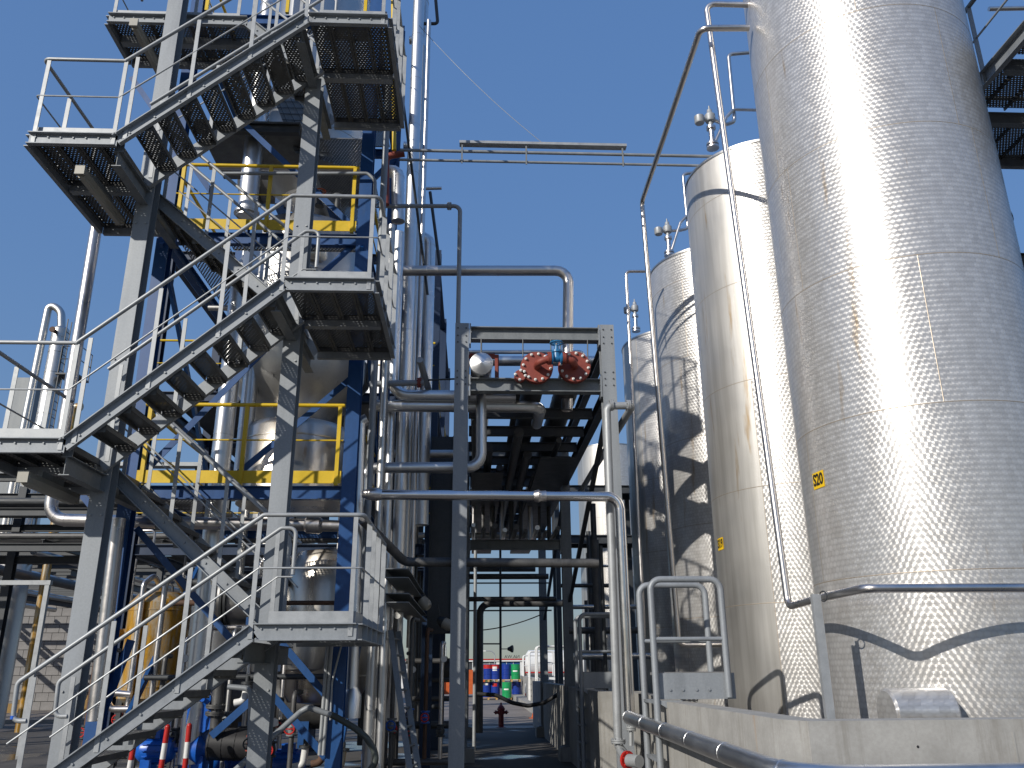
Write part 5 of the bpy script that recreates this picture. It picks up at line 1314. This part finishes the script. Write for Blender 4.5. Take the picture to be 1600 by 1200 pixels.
# far distillation column with platform and side pipe
fy = 30.0
ct_, cb_ = P(93, 512, fy), P(72, 665, fy)
cxx = (ct_.x + cb_.x) / 2
dc = thing('far_column', 'distant polished column with a ladder platform seen through the landing rails', 'column vessel', (cxx, fy, 0))
MB().lathe((cxx, fy, 0), (0, 0, 1), [(0.42, 0), (0.42, 9.9), (0.30, 10.3), (0.30, ct_.z - 0.1), (0.22, ct_.z), (0.001, ct_.z + 0.02)], 24).build('shell', 'aludull', dc)
for z in (10.6, 11.4, 12.2, 13.0, 13.6): MB().lathe((cxx, fy, z), (0, 0, 1), [(0.30, -0.015), (0.312, -0.01), (0.312, 0.01), (0.30, 0.015)], 24).build('seam_band', 'aludull', dc)
pl = MB().box2((cxx + 0.32, fy - 0.5, 12.0), (cxx + 1.1, fy + 0.5, 12.06)).build('platform', 'darksteel', dc)
for dx, dy in ((0.4, -0.48), (1.08, -0.48), (1.08, 0), (1.08, 0.48)):
    MB().bar((cxx + dx, fy + dy, 12.06), (cxx + dx, fy + dy, 13.1), 0.03, 0.03).build('post', 'darksteel', pl)
for z in (12.6, 13.1): MB().tube([(cxx + 0.4, fy - 0.48, z), (cxx + 1.08, fy - 0.48, z), (cxx + 1.08, fy + 0.48, z)], 0.018, 6).build('handrail', 'darksteel', pl)
for s in (-0.15, 0.15):
    MB().bar((cxx + 0.42, fy + s - 0.3, 6), (cxx + 0.42, fy + s - 0.3, 14.2), 0.03, 0.03).build('ladder_rail', 'darksteel', dc)
for i in range(26): MB().bar((cxx + 0.42, fy - 0.43, 6.2 + i * 0.3), (cxx + 0.42, fy - 0.17, 6.2 + i * 0.3), 0.02, 0.02).build('ladder_rung', 'darksteel', dc)
MB().lathe((cxx - 0.05, fy - 0.35, 13.75), (0, -1, 0), [(0.001, -0.1), (0.07, -0.1), (0.07, 0.15), (0.11, 0.15), (0.11, 0.19), (0.001, 0.19)], 12).build('nozzle', 'rust', dc)
pt = [P(33, 690, fy), P(77, 474, fy), P(96, 486, fy), V((cxx, fy, ct_.z - 0.05))]
pipe('hooked overhead pipe on top of the distant polished column', [V((pt[0].x, fy, 2.0))] + pt, 0.14, 'aludull', 0.5, 14)
tag(MB().box2((P(40, 620, 32).x - 0.5, 32, 6), (P(40, 620, 32).x + 0.35, 32.4, P(50, 590, 32).z)).build('duct', 'beam'), 'flat grey duct standing behind the hooked overhead pipe', 'duct')
pipe('ochre elbow pipe beyond the landing corner', [V((P(112, 660, 28).x, 28, 0)), P(112, 660, 28), P(116, 635, 28), P(128, 636, 28)], 0.13, 'amber', 0.3)

# ------------------------------------------------------------------ service platform beside the largest tank
zp = 9.0; px0, px1, py0, py1 = 6.62, 9.6, 6.3, 10.6
rs = thing('service_platform', 'high steel platform with perforated deck plates beside the largest tank', 'platform', (8.1, 8.4, zp - 0.2))
MB().chan((px0, py0, zp - 0.11), (px0, py1, zp - 0.11), 0.22, 0.075, (0, 0, 1), -1).build('edge_channel', 'galv', rs)
for y in (py0, py1): MB().chan((px0 + 0.01, y, zp - 0.11), (px1, y, zp - 0.11), 0.21, 0.075, (0, 0, 1), 1).build('edge_channel', 'beam', rs)
for y in (7.4, 8.45, 9.5): MB().ibeam((px0 + 0.02, y, zp - 0.16), (px1, y, zp - 0.16), 0.18, 0.1).build('joist', 'beam', rs)
for yy0, yy1 in ((py0 + 0.02, 7.34), (7.46, 8.39), (8.51, 9.44), (9.56, py1 - 0.02)):
    for k in range(9):
        xa = px0 + 0.03 + k * 0.325; xb = xa + 0.318
        MB().box2((xa, yy0, zp - 0.008), (xb, yy1, zp - 0.004)).box2((xa, yy0, zp - 0.06), (xa + 0.004, yy1, zp - 0.008)).box2((xb - 0.004, yy0, zp - 0.06), (xb, yy1, zp - 0.008)).build('deck_plate', 'perf', rs)
r = MB().tube([(px0 - 0.01, py0, zp + 1.08), (px0 - 0.01, py1, zp + 1.08), (px1, py1, zp + 1.08)], 0.032, 10, 0.08).build('handrail', 'beam', rs)
MB().tube([(px0 - 0.01, py0, zp + 0.55), (px0 - 0.01, py1, zp + 0.55), (px1, py1, zp + 0.55)], 0.014, 8, 0.05).build('mid_rail', 'rail', r)
for y in (6.5, 7.6, 8.75, 9.9): MB().bar((px0 - 0.02, y, zp - 0.2), (px0 - 0.02, y, zp + 1.06), 0.06, 0.014, (0, 1, 0)).build('post', 'galv', r)
for x, y in ((px1 - 0.2, py0 + 0.2), (px1 - 0.2, py1 - 0.2), (7.4, py1 + 0.15)): MB().ibeam((x, y, 0), (x, y, zp - 0.24), 0.2, 0.2, (0, 1, 0)).build('column', 'beam', rs)
MB().ibeam((px0 + 0.3, py1 + 0.3, 7.4), (px1, py1 + 0.3, 7.4), 0.2, 0.12).build('beam', 'shade', rs)
MB().ibeam((px0 + 0.3, py1 + 0.3, 6.6), (px1, py1 - 1.4, 7.6), 0.16, 0.1).build('brace', 'shade', rs)
pipe('level tube leaving the high platform at the top corner', [P(1545, 14, 11.5), P(1700, 11, 11.5)], 0.04, 'inox')

# ------------------------------------------------------------------ down the passage: hydrant, drums, tank, cone, factory
hx = P(783, 1137, 27.7)
hd = thing('fire_hydrant', 'dark red fire hydrant standing mid passage', 'hydrant', (hx.x, 27.7, 0))
MB().lathe((hx.x, 27.7, 0), (0, 0, 1), [(0.001, 0), (0.15, 0), (0.15, 0.03), (0.085, 0.05), (0.08, 0.38), (0.1, 0.4), (0.1, 0.5), (0.12, 0.52), (0.12, 0.56), (0.085, 0.62), (0.05, 0.66), (0.025, 0.67), (0.025, 0.73), (0.001, 0.73)], 18).build('barrel', 'hydrant', hd)
for s in (-1, 1): MB().lathe((hx.x + s * 0.08, 27.7, 0.45), (s, 0, 0), [(0.045, 0), (0.045, 0.06), (0.06, 0.06), (0.06, 0.11), (0.02, 0.12), (0.02, 0.15), (0.001, 0.15)], 12).build('outlet', 'hydrant', hd)
MB().lathe((hx.x, 27.62, 0.44), (0, -1, 0), [(0.055, 0), (0.055, 0.05), (0.07, 0.05), (0.07, 0.1), (0.001, 0.1)], 12).build('outlet', 'hydrant', hd)
tag(MB().box2((hx.x - 1.3, 27.2, 0), (hx.x + 1.5, 28.4, 0.02)).build('hydrant_slab', 'concrete'), kind='structure')
def drum(px, Y, z, col, lab, band=None, mark=None):
    c = P(px, 1093, Y); t = thing('drum', lab, 'drum', (c.x, Y, z), 'stacked steel drums at the end of the passage')
    MB().lathe((c.x, Y, z), (0, 0, 1), [(0.001, 0.01), (0.285, 0.0), (0.285, 0.28), (0.297, 0.29), (0.297, 0.31), (0.285, 0.32), (0.285, 0.57), (0.297, 0.58), (0.297, 0.60), (0.285, 0.61), (0.285, 0.88), (0.27, 0.88), (0.265, 0.865), (0.001, 0.865)], 28).build('shell', col, t)
    if band: MB().lathe((c.x, Y, z), (0, 0, 1), [(0.2865, 0.63), (0.2875, 0.63), (0.2875, 0.86), (0.2865, 0.86)], 28).build('top_band', band, t)
    if mark:
        n = 5; e = 0.5
        vs_ = [(c.x + math.cos(-1.75 + (i / n * 2 - 1) * e) * 0.2895, Y + math.sin(-1.75 + (i / n * 2 - 1) * e) * 0.2895, z + zz) for zz in mark[1:] for i in range(n + 1)]
        MB().add(vs_, [(i, i + 1, n + 2 + i, n + 1 + i) for i in range(n)], True).build('label_sheet', mark[0], t)
Yd = 55
zl, zu = 0.14, 1.17
for args in ((749, Yd, zu, 'white', 'white drum at the near rack edge of the upper row'), (762, Yd, zu, 'drumblue', 'blue drum with a red band and no label, upper row', 'red'), (774, Yd, zu, 'drumblue', 'blue drum with a red band and a white label, upper row', 'red', ('white', 0.5, 0.75)), (791, Yd, zu, 'drumblue', 'plain blue drum of the upper row'), (806, Yd, zu, 'drumgreen', 'green drum of the upper row, with pale lettering strip', None, ('white', 0.44, 0.52)),
             (747, Yd, zl, 'drumgreen', 'green drum at the near rack edge of the lower row'), (760, Yd, zl, 'drumblue', 'blue drum with a small white label, lower row', None, ('white', 0.70, 0.82)), (774, Yd, zl, 'drumblue', 'blue drum with a red and white label, lower row', None, ('red', 0.62, 0.80)), (792, Yd - 1.5, zl, 'drumgreen', 'biggest looking green drum, lower row', None, ('white', 0.44, 0.52)), (807, Yd, zl, 'drumblue', 'plain blue drum of the lower row, by the smallest stile')):
    drum(*args)
def pallet(xc, Y, z, lab, mat='wood'):
    t = thing('pallet', lab, 'pallet', (xc, Y, z), 'pallets under the drums')
    for i in range(5): MB().box((xc, Y - 0.48 + i * 0.24, z + 0.128), (1.2, 0.16, 0.022)).build('board', mat, t)
    for s in (-0.5, 0, 0.5): MB().box((xc + s, Y, z + 0.058), (0.12, 1.1, 0.116)).build('bearer', mat, t)
for z, nm in ((0.0, 'on the ground'), (1.03, 'between the two drum rows')):
    pallet(P(763, 1093, Yd).x, Yd, z, 'wooden pallet %s, under the labelled blue drums' % nm)
    pallet(P(799, 1093, Yd).x, Yd - 0.2, z, 'wooden pallet %s, under the plain blue and green drums' % nm)
c = P(836, 1119, 33)
t = thing('traffic_cone', 'orange cone leaning at the foot of the tallest sunlit stile', 'cone', (c.x, 33, 0))
MB().lathe((c.x, 33, 0.0), (0.12, 0, 1), [(0.14, 0.03), (0.03, 0.55), (0.001, 0.56)], 16).build('cone', 'orange', t)
MB().box((c.x, 33, 0.016), (0.36, 0.36, 0.03), 0.4).build('foot', 'orange', t)
t = thing('white_tank', 'white lying tank with a red pipe behind the sunlit stiles', 'tank', (5.4, 58, 0))
MB().lathe((3.6, 58, 2.1), (1, 0, 0), [(0.001, -0.15), (0.6, -0.08), (0.85, 0.1), (0.85, 4.4), (0.6, 4.6), (0.001, 4.65)], 28).build('shell', 'white', t)
for x in (4.4, 7.0): MB().box2((x, 57.5, 0), (x + 0.2, 58.5, 1.4)).build('saddle', 'beam', t)
MB().tube([(3.4, 57.0, 1.55), (6.5, 57.0, 1.55)], 0.05, 8).build('red_pipe', 'red', t)
c = P(836, 1070, 40)
for i, (px, Y, lab) in enumerate(((822, 50, 'white bent pipe with a red handwheel nearest the drums'), (836, 42, 'white bent pipe with a red handwheel at the middle stile'))):
    q = P(px, 1085, Y)
    t = pipe(lab, [(q.x, Y, 0.3), (q.x, Y, P(px, 1066, Y).z), (q.x + 0.45, Y, P(px, 1066, Y).z), (q.x + 0.45, Y, P(px, 1075, Y).z)], 0.07, 'white', 0.2, 10, 0, fl='white')
    MB().torus((q.x + 0.1, Y - 0.16, P(px, 1085, Y).z), (0.2, 1, 0), 0.14, 0.03, 14).build('handwheel', 'red', t)

# factory hall on the far side of the yard, with skyline letters seen from behind
fy = 170.0
zr = P(780, 1030, fy).z
fa = thing('factory_hall', 'long low factory hall with a red roof edge and strip windows on the horizon', 'building', (5, fy, 0))
MB().box2((-70, fy + 0.3, 0), (90, fy + 30, zr - 0.3)).build('wall', 'white', fa)
MB().box2((-70.5, fy - 0.3, zr - 0.42), (90.5, fy + 30.5, zr - 0.12)).build('fascia', 'white', fa)
MB().box2((-70.5, fy - 0.4, zr - 0.12), (90.5, fy + 30.5, zr + 0.08)).build('roof', 'red', fa)
for i in range(34):
    x = -69 + i * 4.6
    MB().box2((x, fy - 0.1, 0), (x + 0.6, fy + 0.3, zr - 0.42)).build('pillar', 'white', fa)
    wdw = MB().box2((x + 0.65, fy + 0.1, 0.9), (x + 4.55, fy + 0.29, zr - 0.5)).build('window', ('darksteel', 'blue', 'beam', 'rust')[(0, 2, 1, 3, 0, 2, 0)[i % 7]], fa)
    for k in (1, 2): MB().box2((x + 0.65 + k * 1.3, fy + 0.04, 0.9), (x + 0.72 + k * 1.3, fy + 0.1, zr - 0.5)).build('frame', 'white', wdw)
me = text_mesh('NA.WA', 1.0, 0.05)
xs = [v.co.x for v in me.vertices]; sc_ = 2.9 / (max(xs) - min(xs))
for v in me.vertices: v.co = (-v.co.x * sc_, v.co.z, v.co.y * 0.85)
me.flip_normals(); me.materials.append(M['black'])
cc = P(800, 1027, fy)
o = bpy.data.objects.new('roof_letters', me); COL.objects.link(o); o.location = (cc.x, fy, zr + 0.42)
tag(o, 'dark letters standing on the factory roof, seen from behind', 'sign')
fb = MB()
fb.build if False else None
for i, (px, py, Y, h) in enumerate(((678, 995, 80, 0), (697, 1003, 95, 0), (773, 1017, 120, 0))):
    q = P(px, py, Y)
    t = thing('street_lamp', ('tallest distant street lamp beside the near rack post', 'second distant street lamp beside the near rack post', 'small distant street lamp above the drums')[i], 'street lamp', (q.x, Y, 0), 'distant street lamps')
    MB().tube([(q.x, Y, 0), (q.x, Y, q.z - 0.4), (q.x - 0.5, Y, q.z), (q.x - 1.3, Y, q.z)], 0.06, 8, 0.6).build('pole', 'rail', t)
    MB().box((q.x - 1.5, Y, q.z), (0.6, 0.22, 0.12)).build('lamp_head', 'white', t)
q = P(694, 1066, 60)
t = thing('skip_container', 'orange open skip parked beyond the dark lying drum', 'container', (q.x + 0.5, 60, 0))
MB().prism([(q.x - 0.3, 60, 0.2), (q.x + 2.6, 60, 0.2), (q.x + 2.9, 60, 1.75), (q.x - 0.5, 60, 1.75)], (0, 1.8, 0)).build('body', 'orange', t)
for k in range(4): MB().bar((q.x + k * 0.75, 59.95, 0.3), (q.x + k * 0.75, 59.95, 1.7), 0.08, 0.08, (0, 1, 0)).build('rib', 'orange', t)
q = P(660, 1078, 75)
t = thing('parked_van', 'small white van parked far across the yard beyond the plant', 'van', (q.x, 75, 0))
MB().prism([(q.x - 2, 74, 0.35), (q.x + 2, 74, 0.35), (q.x + 2, 74, 1.0), (q.x + 1.4, 74, 1.15), (q.x + 0.9, 74, 1.85), (q.x - 2, 74, 1.9)], (0, 1.7, 0)).build('body', 'white', t)
MB().prism([(q.x + 0.2, 73.98, 1.15), (q.x + 1.2, 73.98, 1.15), (q.x + 0.8, 73.98, 1.7), (q.x + 0.2, 73.98, 1.7)], (0, 0.01, 0)).build('window', 'black', t)
for s in (-1.2, 1.2): MB().lathe((q.x + s, 73.95, 0.33), (0, 1, 0), [(0.001, 0), (0.33, 0), (0.33, 0.2), (0.001, 0.2)], 14).build('wheel', 'rubber', t)
# hedge far off
hb = MB(); hr = random.Random(2)
for i in range(2600):
    c = V((hr.uniform(-16, 2), 88 + hr.uniform(0, 1.5), 0.1 + 1.7 * hr.random() ** 0.7 * (0.8 + 0.2 * math.sin(i))))
    d = V((hr.uniform(-1, 1), hr.uniform(-1, 1), hr.uniform(-1, 1))).normalized() * 0.16; e = d.orthogonal().normalized() * 0.1
    hb.add([c - d, c + e, c + d, c - e], [(0, 1, 2, 3)])
tag(hb.build('hedge', 'leaf'), 'low green hedge along the far side of the yard', 'hedge')
# walkway in front of the far tank
wk = thing('tank_walkway', 'dark steel walkway between far tank and third tank, over the wall', 'walkway', (4.2, 26, 0))
for z in (P(940, 765, 26).z, P(940, 843, 26).z):
    MB().ibeam((2.4, 26, z), (8, 26, z), 0.24, 0.14).build('beam', 'darksteel', wk); MB().ibeam((2.4, 27, z), (8, 27, z), 0.24, 0.14).build('beam', 'darksteel', wk)
    MB().box2((2.4, 26.08, z + 0.13), (8, 26.92, z + 0.16)).build('deck', 'darksteel', wk)
for x in (2.6, 5.0, 7.4):
    for y in (26, 27): MB().bar((x, y, 0.3), (x, y, P(940, 765, 26).z - 0.12), 0.14, 0.14).build('column', 'darksteel', wk)
rp = random.Random(9)
for i in range(8):
    x = 2.35 + 0.12 * i + rp.uniform(-.05, .05); y = 15.5 + i * 1.2
    pipe('dark upright pipe behind the wall on the tank side, %s counted from the near end' % ('first' if i == 0 else ORD[i]), [(x, y, 0.3), (x, y, rp.uniform(3, 5.2))], rp.uniform(0.03, 0.08), rp.choice(('grime', 'aludull', 'darksteel')), 0, 10, 0, group='upright pipes on the tank side of the passage')
for i in range(5):
    z = 1.9 + i * 0.5
    pipe('dark level pipe behind the wall on the tank side, %s counted from the bottom' % ('first' if i == 0 else ORD[i]), [(1.9, 16.5 + i * 0.7, z), (3.4, 16.5 + i * 0.7, z)], rp.uniform(0.03, 0.07), 'grime' if i % 2 else 'aludull', 0, 10, 0, group='level pipes on the tank side of the passage')
